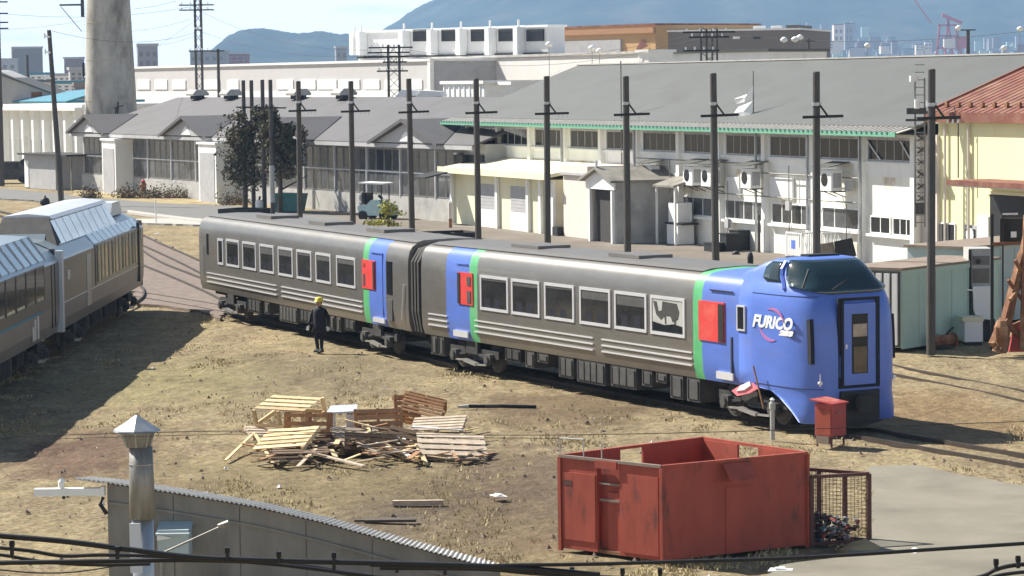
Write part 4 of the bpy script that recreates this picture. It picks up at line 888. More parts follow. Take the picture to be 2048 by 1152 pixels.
while x < 40:
    if not any(a - .3 < x + .6 < b_ + .3 for a, b_ in porches) and not (3.5 < x < 5 and 0):
        for z in (1.40, 2.86):
            f = part('window', fme, None, gw, (x, -.03, z)); part('pane', pme, None, f)
        if k % 4 == 3: bx(gw, 'mullion_post', 'frame', x + 1.15, x + 1.24, -.16, 0, 1.3, 4.5)
    x += step + (.1 if k % 4 == 3 else 0); k += 1
bx(gw, 'transom', 'white', gx0 + .4, 40, -.12, -.06, 2.80, 2.87)
for a, b_ in porches:
    p_ = part('entrance_block', MB().box(a, b_, -1.5, -.05, -.1, 4.2), 'offwhite', gw); part('entrance_roof', MB().box(a - .12, b_ + .12, -1.62, -.05, 4.2, 4.36), 'white', p_)
    part('door', MB().box(a + .3, b_ - .3, -1.54, -1.49, 0, 3.6), 'greywall', p_)
bx(gw, 'big_doorway', 'black', 41.2, 43.8, -.14, -.05, 0, 4.1); bx(gw, 'door_jamb', 'white', 40.2, 40.6, -.25, -.05, .8, 4.2); bx(gw, 'door_leaf', 'bellows', 40.7, 41.8, -.5, -.2, 0, 4.1)
for i, (p_, q_) in enumerate(((395, 190), (462, 186), (597, 192), (688, 192))):
    yo = 6.6; x, z = FRB.px(p_, q_ + 8, yo); t = thing('roof_ventilator', ['dark roof ventilator on the workshop ridge below the twin lattice poles', 'roof ventilator on the workshop ridge above the dark tree', 'roof ventilator on the workshop ridge right of the dark tree', 'rightmost squat roof ventilator on the workshop ridge'][i], 'ventilator', FRB.w(x, yo, 7.3), FRB.a, 'ventilators on the workshop ridge'); t.scale = (.62, .72, .8)
    bx(t, 'base', 'bellows', -1.0, 1.0, -.5, .5, 0, .35); part('hood', MB().prism([(-.9, .35), (.9, .35), (.95, .55), (.5, .95), (-.5, .95), (-.95, .55)], -1.3, 1.3, ax='x'), 'concrete', t)
# ---- concrete chimney
cx, cy_ = (D(222, 230, 236).x, 236)
ch = thing('chimney', 'massive weathered concrete chimney rising beside the gabled workshop roof', 'chimney', (cx, cy_, 0))
mb = MB(); prof = []
zz = 0
r_at = lambda z: 2.22 - (z - 5.5) * .041
while zz < 26: prof.append((max(1.0, r_at(zz)), zz)); zz += 1.0
mb.lathe(prof, 40); part('shaft', mb, 'chimney', ch, smooth=True)
for z in (7.2, 10.6, 13.7, 16.9, 20): 
    mb = MB(); mb.lathe([(r_at(z) + .012, z - .03), (r_at(z) + .02, z), (r_at(z) + .012, z + .03)], 40); part('band', mb, 'woodgrey', ch)
mb = MB()
for k in range(60): mb.bar((-r_at(7 + k * .3) - .10, -.5, 7 + k * .3), (-r_at(7 + k * .3) - .10, -.1, 7 + k * .3), .03)
part('ladder', mb, 'pole', ch, kind='stuff')
bx(ch, 'bracket', 'pole', -3.9, -2.0, -1.3, -1.2, 15.15, 15.3); part('platform_arm', MB().bar((-3.8, -1.25, 15.1), (-2.1, -1.2, 13.0), .06).bar((-2.0, -1.2, 14.2), (-2.0, -1.2, 16.5), .25), 'pole', ch)
bx(ch, 'cable_box', 'black', -2.25, -2.1, -.4, 0, 9.3, 10.4)
mb = MB()
for (a, b_, r_) in (((.5, 5.4), (.75, 6.6), .09), ((.55, 6.6), (1.3, 6.8), .08), ((.85, 6.1), (.9, 7.1), .06)):
    f = lambda x, z: (x, -math.sqrt(max(.01, r_at(z) ** 2 - x * x)) - .02, z); mb.bar(f(*a), f(*b_), r_ * 2, .06)
part('crack', mb, 'bellows', ch)

# ---- far factory blocks
def block(name, pxA, YA, pxB, YB, ytop, depth, m_, label, roofm='greyroof', cat='building', base=0):
    A = D(pxA, ytop, YA); B = D(pxB, ytop, YB); fr = FR(A, B); h = fr.px((pxA + pxB) / 2, ytop)[1]
    t = thing(name, label, cat, **at(fr)); bx(t, 'wall', m_, 0, fr.L, 0, depth, base, h); bx(t, 'roof', roofm, -.2, fr.L + .2, -.2, depth + .2, h + .003, h + .25)
    return t, fr, h
t, fr, h = block('factory', 262, 352, 862, 284, 130, 40, 'farpanel', 'long pale factory with a row of white window panels behind the workshop', 'white')
for a, b_ in ((345, 372), (405, 440), (455, 478), (555, 587), (601, 632), (636, 674), (678, 720), (728, 760), (275, 300), (310, 335), (770, 800), (815, 845)):
    xa, z1 = fr.px(a, 160); xb = fr.px(b_, 160)[0]; z0 = fr.px(a, 179)[1]; bx(t, 'window_panel', 'white', xa, xb, -.1, 0, z0, z1)
bx(t, 'wall_band', 'white', 0, fr.L, -.06, 0, 0, fr.px(560, 182)[1]); bx(t, 'corner_post', 'white', fr.L - .5, fr.L + .05, -.15, .3, 0, h)
bx(t, 'side_wall', 'greywall', fr.L + .003, fr.L + .06, .4, 39, 0, h - .05)
t, fr, h = block('grey_hall', 868, 300, 1290, 262, 113, 12, 'panel', 'wide plain grey hall roof in front of the fan house', 'concrete')
t, fr, h = block('fan_house', 716, 326, 1096, 303, 60, 2.5, 'panel', 'grey plant building with five black fan louvres along its top', 'white')
for k, (a, b_) in enumerate(((828, 864), (885, 919), (944, 979), (999, 1034), (1055, 1089))):
    xa, z1 = fr.px(a, 59); xb, z0 = fr.px(b_, 82); l_ = bx(t, 'louvre', 'black', xa, xb, -.2, .1, z0, z1)
    me = MB().box(xa + .05, xb - .05, -.26, -.2, 0, .04).mesh('louvre_slat', 'bellows')
    for q_ in range(4): part('louvre_slat', me, None, l_, (0, 0, z0 + .15 + q_ * (z1 - z0) / 4.3))
for p_ in (718, 731, 817, 873, 931, 989, 1046):
    x, z0 = fr.px(p_, 110); bx(t, 'duct', 'white', x - .3, x + .35, -1.2, -.05, z0, h + .1); part('stack', MB().tube((x, -.6, h), (x, -.6, h + .9), .12), 'white', t)
bx(t, 'floor_line', 'bellows', 0, fr.L, -.3, -.05, fr.px(900, 113)[1], fr.px(900, 109)[1])
t, fr, h = block('store_building', 1092, 420, 1311, 400, 54, 20, 'orange', 'tan and orange shop building with a sloping grey band beside the fan house', 'redroof')
bx(t, 'cornice', 'woodred', -.1, fr.L + .1, -.5, 0, h - 1.1, h - .3); bx(t, 'grey_band', 'greywall', 0, fr.px(1245, 90)[0], -.4, 0, 0, fr.px(1150, 82)[1])
part('arrow_mark', MB().prism([(fr.px(1275, 105)[0], fr.px(1275, 105)[1]), (fr.px(1300, 92)[0], fr.px(1300, 92)[1]), (fr.px(1288, 78)[0], fr.px(1288, 78)[1])], -.52, -.42), 'redroof', t)
t, fr, h = block('brown_building', 1309, 402, 1598, 396, 62, 25, 'brownwall', 'large flat brown building behind the catenary mast, right of the orange one', 'white')
bx(t, 'penthouse', 'brownwall', fr.px(1572, 60)[0], fr.L, -.05, 10, h - .1, fr.px(1580, 50)[1])
for a in (1466, 1507): x, z = fr.px(a, 78); bx(t, 'sign_panel', 'white' if a < 1500 else 'black', x, x + 1.0, -.1, 0, z, z + .35)
for a in (1505, 1540): x, z = fr.px(a, 60); bx(t, 'parapet_box', 'white', x, x + 1.6, .5, 1.5, h + .2, h + .65)
t, fr, h = block('low_white_hall', 1290, 250, 1536, 240, 106, 8, 'offwhite', 'low white building strip showing just above the grey hall ridge', 'greyroof')
t, fr, h = block('white_kiosk', 1276, 245, 1297, 244, 105, 3, 'white', 'small bright white cabin on the ridge line beside the orange shop', 'white'); bx(t, 'hatch', 'offwhite', .1, .6, -.05, 0, h - .8, h - .3)
t, fr, h = block('rooftop_unit', 886, 224, 968, 218, 168, 6, 'white', 'white panelled plant unit behind the workshop roof, left of the grey hall', 'white')
for k in range(8): bx(t, 'panel_rib', 'offwhite', k * fr.L / 8 + .2, k * fr.L / 8 + .32, -.08, 0, 3, h)
bx(t, 'pipe', 'white', fr.L, fr.L + 2.5, 1, 1.4, h - .1, h + .15)
for i, (p_, q_, Y_) in enumerate(((822, 190, 222), (862, 192, 220), (1033, 183, 250))):
    pp = D(p_, q_, Y_); t = thing('duct_cowl', ['black and white duct cowl behind the workshop roof beside a pole', 'white capped black duct cowl left of the white plant unit', 'white tilted cowl on the grey roof above the hall eave'][i], 'duct', (pp.x, pp.y, pp.z - .9), -.4, 'duct cowls behind the roofs')
    bx(t, 'duct', 'black' if i < 2 else 'white', -.9, .9, -.4, .4, 0, .8); part('hood', MB().prism([(-1.2, .7), (1.2, .9), (1.0, 1.25), (-.6, 1.35)], -.5, .5), 'white', t); bx(t, 'stand', 'galv', -.3, .3, -.3, .3, -6 if i < 2 else -2.5, 0)

# ---- left buildings
WLa = G(12, 372); WLb = G(163, 372)
t, fr, h = block('white_columned_building', 12, 262, 166, 246, 214, 14, 'offwhite', 'white building with tall wall columns and pale flat roof at left', 'white')
for k in range(8): 
    x = .4 + k * (fr.L - .8) / 7; bx(t, 'column', 'offwhite', x - .25, x + .25, -.6, 0, 0, h - .3)
for k in range(7):
    x = .4 + (k + .5) * (fr.L - .8) / 7; bx(t, 'window', 'winglass' if k < 4 else 'tan', x - .5, x + .5, -.06, 0, h * .2, h * .55)
bx(t, 'eave', 'white', -.5, fr.L + .5, -1.0, 0, h - .3, h)
t, fr, h = block('blue_roofed_building', 22, 300, 140, 286, 206, 8, 'white', 'building with a bright teal blue roof behind the columned one', 'blueroof')
part('blue_slope', MB().slab([(-.5, -.6, h + .2), (fr.L + .5, -.6, h + .2), (fr.L - .5, 5, h + 1.6), (.5, 5, h + 1.1)], .15), 'blueroof', t)
A = D(-60, 200, 300); fr = FR(A, D(118, 205, 296)); t = thing('grey_gable_shed', 'grey wall of a large shed with a sloping roof edge at far left', 'shed', **at(fr))
pr = [(0, 0), (fr.px(112, 196)[0], 0), fr.px(112, 190), fr.px(0, 143), fr.px(-60, 128)]
part('wall', MB().prism([(a, max(0, b_)) for a, b_ in pr], 0, 2.8), 'greywall', t)
mb = MB(); a_ = fr.px(-60, 126); b_ = fr.px(118, 192); mb.bar((a_[0], 10, a_[1] + .1), (b_[0], 10, b_[1] + .1), 21, .2, up=(0, 0, 1)); mb.v = [(x, min(y, 3), z) for x, y, z in mb.v]; part('roof', mb, 'greyroof', t)
bx(t, 'window', 'rust', fr.px(63, 190)[0], fr.px(84, 190)[0], -.08, 0, fr.px(70, 197)[1], fr.px(70, 184)[1])
fr = FR(G(50, 376), G(112, 380)); t = thing('small_shed', 'small grey shed with flat overhanging roof between the pole and the white building', 'shed', **at(fr)); z = fr.px(80, 308)[1]
bx(t, 'wall', 'greywall', 0, fr.L, 0, 2.5, 0, z - .1); bx(t, 'roof', 'bellows', -.3, fr.L + 3.4, -.5, 3, z - .1, z + .05); bx(t, 'door', 'offwhite', .1, .9, -.05, 0, .1, z - .6)
for x in (fr.L + 1, fr.L + 3): bx(t, 'post', 'galvdull', x, x + .12, 0, .12, 0, z - .1)
# bright things round the shed
t = thing('white_tank', 'white rounded tank standing left of the gabled workshop corner', 'tank', G(156, 372)); mb = MB(); mb.lathe([(.3, 0), (.42, .3), (.45, 1.1), (.35, 1.5), (.1, 1.7)], 12); part('shell', mb, 'white', t, smooth=True); part('cap', MB().tube((0, 0, 1.7), (0, 0, 1.9), .12), 'black', t)
t = thing('parked_van', 'dark grey van parked at the far left edge beside the columned building', 'van', G(14, 366), .3)
mb = MB(); mb.prism([(-2.2, .3), (2.2, .3), (2.2, 1.0), (1.6, 1.15), (1.1, 1.9), (-2.1, 1.95), (-2.2, 1.2)], -.85, .85); part('body', mb, 'equip', t); part('windscreen', MB().bar((1.62, 0, 1.18), (1.14, 0, 1.88), 1.5, .04, up=(0, 1, 0)), 'glass', t)
for x in (-1.4, 1.4):
    for y in (-.9, .7): part('wheel', MB().tube((x, y, .32), (x, y + .2, .32), .32, n=14), 'black', t)
for y in (-.86, .855): part('side_window', MB().box(-1.9, .9, y - .01, y + .01, 1.25, 1.75), 'glass', t)
# ================================================================ POLES AND MASTS
ORD = ['nearest one at the right', 'second from the right', 'third from the right', 'fourth from the right', 'fifth from the right', 'sixth from the right', 'seventh from the right', 'eighth from the right', 'ninth from the right, beside the dark tree']
for n_, (px, yt) in enumerate(((1861, 138), (1632, 143), (1431, 146), (1254, 152), (1093, 152), (955, 157), (823, 157), (704, 162), (598, 162))):
    Y = 84.7 * (1 + .069 * n_); X = D(px, 350, Y).x; hgt = D(px, yt, Y).z; s = Y / FOC
    t = thing('wooden_pole', f'dark bracket arm pole behind the long train, {ORD[n_]}', 'pole', (X, Y, 0), 0, 'dark poles in a row behind the long train'); t.rotation_euler = (math.sin(n_ * 2.3) * .006, math.sin(n_ * 1.7 + 1) * .006, math.sin(n_ * 3.1) * .12)
    mb = MB(); mb.lathe([(.135, 0), (.125, hgt * .5), (.115, hgt - .5), (.115, hgt - .03), (.09, hgt)], 12); part('shaft', mb, 'pole', t, smooth=False)
    za_ = 7.18
    part('cross_arm', MB().bar((-.46, -.14, za_), (.85, -.14, za_ + .03), .07, .09), 'black', t)
    part('brace', MB().bar((.10, -.14, za_ + .38), (.36, -.14, za_ + .02), .06), 'black', t)
    part('collar', MB().tube((0, 0, za_ + .36), (0, 0, za_ + .47), .15, n=12), 'galv', t)
    me = MB().tube((0, 0, -.14), (0, 0, -.03), .03, n=6).mesh('insulator', 'white')
    for x in (.45, .62, .78): part('insulator', me, None, t, (x, -.14, za_))
for i, (px, Y, yt) in enumerate(((543, 181, 160), (527, 184, 160), (505, 187, 161), (489, 190, 161))):
    X = D(px, 290, Y).x; hgt = D(px, yt, Y).z
    t = thing('wooden_pole', 'tall dark pole in the cluster before the dark tree, ' + ['rightmost of four', 'third from left', 'second from left', 'leftmost of four'][i], 'pole', (X, Y, 0), 0, 'clustered poles before the dark tree')
    mb = MB(); mb.lathe([(.15, 0), (.13, hgt), (.1, hgt + .02)], 10); part('shaft', mb, 'pole', t)
    part('cross_arm', MB().bar((-.5, -.16, 6.9), (1.0, -.16, 6.9), .09), 'black', t)
    if i in (0, 3): part('sleeve', MB().lathe([(.17, .8), (.17, 3.2)], 10), 'polelight', t)
px, Y = 112, 198.0; X = D(112, 300, Y).x; hgt = D(104, 60, Y).z
t = thing('utility_pole', 'tall leaning dark utility pole standing beside the road at left', 'pole', (X, Y, 0)); mb = MB().tube((.3, 0, 0), (-.28, 0, hgt), .22, .15, 12); part('shaft', mb, 'pole', t)
for z, d_ in ((hgt - .4, .45), (hgt - 1.5, .4), (hgt - 3.3, .5)): part('insulator_bracket', MB().bar((-.3 - d_ * .6, -.2, z), (-.2, -.2, z - .1), .12).tube((-.35 - d_ * .5, -.2, z - .2), (-.35 - d_ * .5, -.2, z + .18), .06), 'white', t)
part('pale_stripe', MB().tube((.45, -.1, .1), (.25, -.1, 3.4), .04), 'white', t)
def simple_pole(px, yb, yt, Y, r, lab, m_='pole', arms=()):
    z0 = max(0, 0); X = D(px, (yb + yt) / 2, Y).x; t = thing('utility_pole', lab, 'pole', (X, Y, 0)); h_ = D(px, yt, Y).z
    part('shaft', MB().lathe([(r * 1.15, 0), (r, h_)], 8), m_, t)
    for (ya, l_, rr_) in arms: z = D(px, ya, Y).z; part('cross_arm', MB().bar((-l_, -.1, z), (rr_, -.1, z), .12), 'black', t)
    return t
simple_pole(437, 200, 98, 300, .16, 'thin dark pole right of the twin lattice poles before the pale factory', arms=((102, .7, .7),))
simple_pole(55, 160, 110, 420, .2, 'small distant dark pole among low roofs at left')
simple_pole(1617, 118, 77, 300, .15, 'small dark pole just right of the brown building', arms=((82, .3, .7),))
simple_pole(1936, 110, 60, 300, .2, 'dark pole with top fittings right of the red crane', arms=((60, .8, .8),))
simple_pole(-3, 200, 0, 240, .2, 'pole with stacked insulators cut by the left picture edge', arms=((4, .3, .9), (27, .3, .9), (45, .3, .9), (57, .3, .9)))
def mast(px, yb, yt, Y, half, arms, lab, leg=.14, legs=2):
    X = D(px, (yt + yb) / 2, Y).x; h_ = D(px, yt, Y).z; s = Y / FOC; t = thing('lattice_mast', lab, 'mast', (X, Y, 0)); w_ = half * s; zb = max(0, D(px, yb, Y).z - 3)
    xs_ = (-w_, w_) if legs == 2 else (-w_, -w_ * .3, w_ * .4, w_)
    for x in xs_: part('leg', MB().bar((x, 0, 0), (x, 0, h_), leg), 'pole', t)
    mb = MB(); k = 0; z = zb
    while z < h_ - .6: mb.bar((-w_, -.05, z), (w_, -.05, z + .9), .05).bar((w_, .05, z), (-w_, .05, z + .9), .05); z += .9
    part('lattice', mb, 'galvdull', t, kind='stuff')
    me = MB().tube((0, 0, .04), (0, 0, .26), .07, n=6).mesh('insulator', 'white')
    for (ya, l_, r_) in arms:
        z = D(px, ya, Y).z; a = part('cross_arm', MB().bar((-l_ * s, -.12, z), (r_ * s, -.12, z), .12), 'black', t)
        for j in range(4): part('insulator', me, None, a, (-l_ * s + (l_ + r_) * s * (j + .3) / 4, -.12, z))
    return t, h_, X
m1, h1, xm1 = mast(397, 195, -40, 262, 6, ((10, 37, 32), (20, 37, 32), (60, 8, 8), (102, 20, 26)), 'twin lattice pole rising to the top edge in front of the pale factory', .22)
m2, h2, xm2 = mast(788, 192, 90, 228, 11, ((95, 50, 38), (105, 52, 32), (113, 60, 30), (124, 22, 26), (142, 34, 28)), 'lattice mast with five cross arms standing before the grey hall corner', .20)
m3, h3, xm3 = mast(1418, 122, 58, 195, 16, ((64, 52, 52), (74, 40, 40), (101, 52, 20)), 'short four legged mast with heavy dark cross arms before the brown building', .13, 4)
mb = MB()
# overhead wires between the masts (each wire its own thing)
def wire(name, pts, r, lab, cat='wire', m_='cable', sag=.0, n=14, group=None):
    P = [D(*p) for p in pts]; Q = []
    for i in range(len(P) - 1):
        for k in range(n): t_ = k / n; q = P[i].lerp(P[i + 1], t_); q.z -= sag * 4 * t_ * (1 - t_); Q.append(q)
    Q.append(P[-1]); return single(name, MB().path(Q, r, 5), m_, lab, cat, group=group)
for i, (pts, sg) in enumerate((([(-60, 60, 240), (170, 40, 300)], .3), ([(-60, 20, 240), (390, 12, 262)], .8), ([(268, 18, 262), (352, 2, 262)], .1), ([(262, 62, 300), (382, 38, 262)], .2), ([(300, 92, 330), (388, 72, 262)], .2), ([(320, 90, 300), (385, 45, 262)], 0), ([(104, 62, 198), (400, 62, 262)], .9), ([(404, 24, 262), (780, 98, 228)], 1.2), ([(404, 64, 262), (780, 108, 228)], 1.0), ([(800, 97, 228), (1400, 66, 195)], 1.2), ([(800, 108, 228), (1400, 76, 195)], 1.4), ([(1440, 66, 195), (2200, 40, 170)], .9))):
    wire('wire', pts, .014 if i else .012, ['thin wire crossing the sky at far left', 'thin wire passing behind the chimney top', 'short wire right of the chimney top', 'slanting wire from far roofs to the twin lattice poles', 'lower slanting wire to the twin lattice poles', 'steep thin wire left of the twin lattice poles', 'wire from the leaning pole to the twin lattice poles', 'upper wire between twin lattice poles and five arm mast', 'lower wire between twin lattice poles and five arm mast', 'upper wire from five arm mast to four legged mast', 'lower wire from five arm mast to four legged mast', 'wire leaving the four legged mast towards the right edge'][i], sag=sg, m_='pole')
# lamps on thin posts above the far roofs
for i, (px, y, Y) in enumerate(((1098, 89, 270), (1184, 96, 265), (1199, 102, 262), (1568, 80, 260), (1590, 79, 258), (1600, 75, 262), (1917, 56, 300), (2040, 58, 300), (2008, 96, 300), (1735, 91, 300))):
    p = D(px, y, Y); t = thing('area_lamp', ['white lamp above the grey hall beside the last fan louvre', 'round yellowish lamp on post before the orange shop', 'lower lamp on post before the orange shop', 'left lamp head before the right end of the brown building', 'middle lamp head at the brown building corner', 'right lamp head at the brown building corner', 'pale lamp beside the harbour crane', 'bright round lamp at the right picture edge under the mountain', 'low white lamp near the right edge on the horizon', 'white lamp beside low red roofs on the hall ridge line'][i], 'lamp', (p.x, p.y, 0), 0, 'area lamps above the far roofs')
    part('head', MB().lathe([(.1, p.z - .25), (.32, p.z - .1), (.34, p.z + .1), (.1, p.z + .28)], 10), 'white', t, smooth=True); part('post', MB().tube((0, 0, 0), (0, 0, p.z - .2), .03), 'galvdull', t)
# lattice ladder mast at the hall corner
p = D(1840, 300, 119.5); t = thing('ladder_mast', 'lattice ladder mast with dark fittings at the right end of the white hall', 'mast', (p.x, 119.5, 0), -.2); h_ = D(1838, 156, 119.5).z
for x in (-.2, .2): part('leg', MB().bar((x, 0, 2), (x, 0, h_), .07), 'galvdull', t)
me = MB().bar((-.2, 0, 0), (.2, 0, 0), .04).mesh('rung', 'galvdull')
for k in range(22): part('rung', me, None, t, (0, 0, 2.2 + k * .32))
part('top_plate', MB().tube((-.25, -.1, h_ - .15), (-.25, -.1, h_ + .1), .2, n=10), 'white', t); part('transformer_arm', MB().bar((-.55, -.1, D(1838, 222, 119.5).z), (.6, -.1, D(1838, 222, 119.5).z), .3, .26), 'pole', t)
part('transformer_arm', MB().bar((-.6, -.1, D(1838, 240, 119.5).z), (.7, -.1, D(1838, 240, 119.5).z), .10, .1), 'pole', t)
mb = MB()
for k in range(12): z = D(1838, 270 + k * 12, 119.5).z; mb.bar((-.1, -.15, z), (.16, -.15, z - .2 * (-1) ** k), .05 + .04 * (k % 3 == 0))
mb.box(-.18, .18, -.3, -.1, D(1838, 428, 119.5).z, D(1838, 405, 119.5).z); part('fittings', mb, 'pole', t, kind='stuff')
part('insulator', MB().tube((-.1, -.2, D(1838, 222, 119.5).z + .1), (-.1, -.2, D(1838, 222, 119.5).z + .5), .12), 'white', t)
for x in (.35, .5): part('insulator', MB().tube((x, -.2, D(1838, 222, 119.5).z + .0), (x, -.2, D(1838, 222, 119.5).z + .45), .09), 'white', t)
simple_pole(1896, 300, 120, 135, .045, 'thin antenna rod above the red roof', 'galvdull', arms=((168, .2, .2), (124, .15, .15)))
simple_pole(1242, 240, 122, 150, .035, 'thin rod standing behind the hall roof beside a pole', 'galvdull')
# flag
Yf = 137.5; p = D(1507, 240, Yf); t = thing('banner_pole', 'thin pole holding a ragged white cloth above the hall eave', 'flag', (p.x, Yf, 0)); h_ = D(1506, 142, Yf).z
part('pole', MB().tube((0, 0, 6.3), (0, 0, h_), .03), 'galvdull', t)
def fl(pts): 
    vs = [D(x, y, Yf - .02) for x, y in pts]; n = len(vs); V = [(v.x - p.x, -1.1 * (v.x - p.x + .3) + (.05 if i % 2 else -.05), v.z) for i, v in enumerate(vs)]; c_ = (sum(v[0] for v in V) / n, sum(v[1] for v in V) / n - .08, sum(v[2] for v in V) / n)
    mb = MB(); mb.add(V + [c_], [(i, (i + 1) % n, n) for i in range(n)]); o = part('cloth', mb, 'white', t); md = o.modifiers.new('s', 'SOLIDIFY'); md.thickness = .012
fl([(1505, 172), (1500, 186), (1470, 198), (1474, 208), (1490, 204), (1504, 198)]); fl([(1504, 202), (1478, 214), (1470, 226), (1474, 240), (1492, 234), (1504, 226)]); fl([(1490, 234), (1478, 240), (1480, 246), (1490, 240)])

# ================================================================ RIGHT SIDE: container, cabinets, scrap
c_ = [G(1742, 527, 2.6), G(1803, 535, 2.6), G(1935, 520, 2.6)]
Fc = FR((c_[1].x, c_[1].y), (c_[2].x, c_[2].y)); wl = (Vector((c_[0].x, c_[0].y)) - Vector((c_[1].x, c_[1].y))).length
Lc = 6.0
t = thing('shipping_container', 'pale green container with ribbed white end doors and rusty roof behind the blue nose', 'container', **at(Fc))
bx(t, 'wall', 'containergreen', 0, Lc, 0, wl, .12, 2.5); bx(t, 'roof', 'rustroof', -.05, Lc + .05, -.05, wl + .05, 2.5, 2.58)
for z0, z1 in ((.08, .22), (2.36, 2.5)): bx(t, 'side_rail', 'containergreen', -.02, Lc + .02, -.04, 0, z0, z1)
me = MB().box(-.03, .03, -.02, 0, .22, 2.36).mesh('side_rib', 'containergreen')
for k in range(7): part('side_rib', me, None, t, (.05 + k * Lc / 6.05, 0, 0))
me = MB().box(-.07, -.003, -.09, .09, .2, 2.4).mesh('door_rib', 'white')
ed = bx(t, 'end_door', 'equip', -.035, -.003, .05, wl - .05, .15, 2.46)
for k in range(7): part('door_rib', me, None, ed, (-.03, .2 + k * (wl - .4) / 6, 0))
q0 = Fc.w(Lc + .55, -.0)
c2_ = Fc.shift(Lc - .9, -1.2)
t = thing('shipping_container', 'blue grey container with brown roof behind the white cabinets at right edge', 'container', **at(FR(G(1935, 494, 2.75), G(2060, 482, 2.75))))
bx(t, 'wall', 'containerblue', 0, 6, 0, 2.4, .1, 2.68); bx(t, 'roof', 'rustroof', -.08, 6.08, -.08, 2.5, 2.68, 2.76); bx(t, 'side_rail', 'containerblue', -.02, 6, -.04, 0, 1.3, 1.36)
for k in range(6): bx(t, 'side_rib', 'containerblue', .2 + k * .9, .25 + k * .9, -.03, 0, .15, 2.6)
# white cab and cabinets
Yq = 88
def rb(t, name, m_, px0, px1, y0, y1, Y, dep, bev=0):
    a = D(px0, y1, Y); b_ = D(px1, y0, Y); return part(name, MB().box(a.x - t.location.x, b_.x - t.location.x, Y - t.location.y, Y - t.location.y + dep, max(0, a.z) - t.location.z, b_.z - t.location.z), m_, t)
t = thing('loader_cab', 'tall white cab with grey windows and rounded white lower shell, right of the green container', 'machine cab', (D(1965, 560, 89).x, 89, 0))
rb(t, 'window_frame', 'polelight', 1938, 1984, 497, 575, 89, 1.1); 
for (a, b_, c0, c1) in ((1946, 1979, 512, 530), (1946, 1979, 537, 566)): rb(t, 'window', 'winglass', a, b_, c0, c1, 88.97, .05)
rb(t, 'hatch', 'black', 1953, 1961, 519, 528, 88.94, .04)
mb = MB(); a = D(1943, 640, 89); b_ = D(1988, 575, 89); lx = lambda x: D(x, 600, 89).x - t.location.x; lz = lambda y: D(1965, y, 89).z
mb.prism([(lx(1944), lz(572)), (lx(1946), lz(620)), (lx(1952), lz(636)), (lx(1980), lz(639)), (lx(1986), lz(625)), (lx(1986), lz(572))], -.15, 1.0); part('shell', mb, 'white', t)
rb(t, 'base', 'black', 1942, 1990, 638, 684, 89.3, .8)
rb(t, 'rear_frame', 'black', 1938, 1943, 500, 640, 88.95, .1)
part('mirror_arm', MB().bar((lx(1922), -.1, lz(577)), (lx(1946), -.1, lz(580)), .05), 'white', t)
t = thing('equipment_cabinet', 'small white cabinet with cream lid on the ground left of the white cab', 'cabinet', (D(1946, 680, 88).x, 87.6, 0), .08)
rb(t, 'casing', 'offwhite', 1929, 1966, 642, 684, 87.6, .6); rb(t, 'lid', 'cream', 1925, 1968, 634, 643, 87.55, .7); rb(t, 'foot', 'black', 1931, 1964, 684, 692, 87.7, .5)
t = thing('gantry_stand', 'dark steel frame with hanging black panel in front of the containers', 'frame', (D(1984, 600, 86).x, 86, 0))
part('post', MB().bar((0, 0, 0), (0, 0, D(1984, 428, 86).z), .09), 'black', t); part('post', MB().bar((.35, .1, 1), (.35, .1, D(1984, 428, 86).z), .05), 'black', t)
part('beam', MB().bar((0, 0, D(1984, 488, 86).z), (1.4, 0, D(1984, 486, 86).z), .10), 'rust', t); rb(t, 'panel', 'glass', 2000, 2046, 436, 484, 86.1, .05); rb(t, 'panel_bar', 'metal', 2006, 2036, 426, 430, 85.95, .05)
rb(t, 'tag', 'white', 2022, 2033, 463, 475, 85.98, .05)
t = thing('rusty_derrick', 'leaning rusty scrap derrick with crossed beams at the right picture edge', 'scrap', (D(2040, 705, 84).x, 84, 0))
def dv(px, py, Y=84): q = D(px, py, Y); return (q.x - t.location.x, q.y - t.location.y, q.z)
for a, b_, w_ in (((1994, 704), (2046, 505), .22), ((2006, 706), (2052, 470), .14), ((2044, 700), (2052, 430), .14), ((2010, 640), (2052, 690), .14), ((2020, 600), (2050, 560), .10), ((1985, 690), (2006, 640), .2), ((2016, 560), (2044, 600), .08), ((2030, 520), (2052, 560), .08), ((2004, 660), (2050, 640), .08)):
    part('beam', MB().bar(dv(*a), dv(*b_, 84.5), w_), 'rust', t)
part('plate', MB().prism([(dv(2022, 700)[0], .1), (dv(2060, 700)[0], .1), (dv(2060, 640)[0], dv(2030, 640)[2]), (dv(2032, 655)[0], dv(2030, 655)[2])], .3, .5), 'binred', t)
part('hydraulic_head', MB().lathe([(.12, 0.3), (.2, .5), (.22, .9), (.12, 1.1)], 10, (dv(2001, 670)[0], -.1)), 'rust', t); part('stub', MB().bar(dv(1992, 700), dv(2000, 690), .16), 'cream', t)
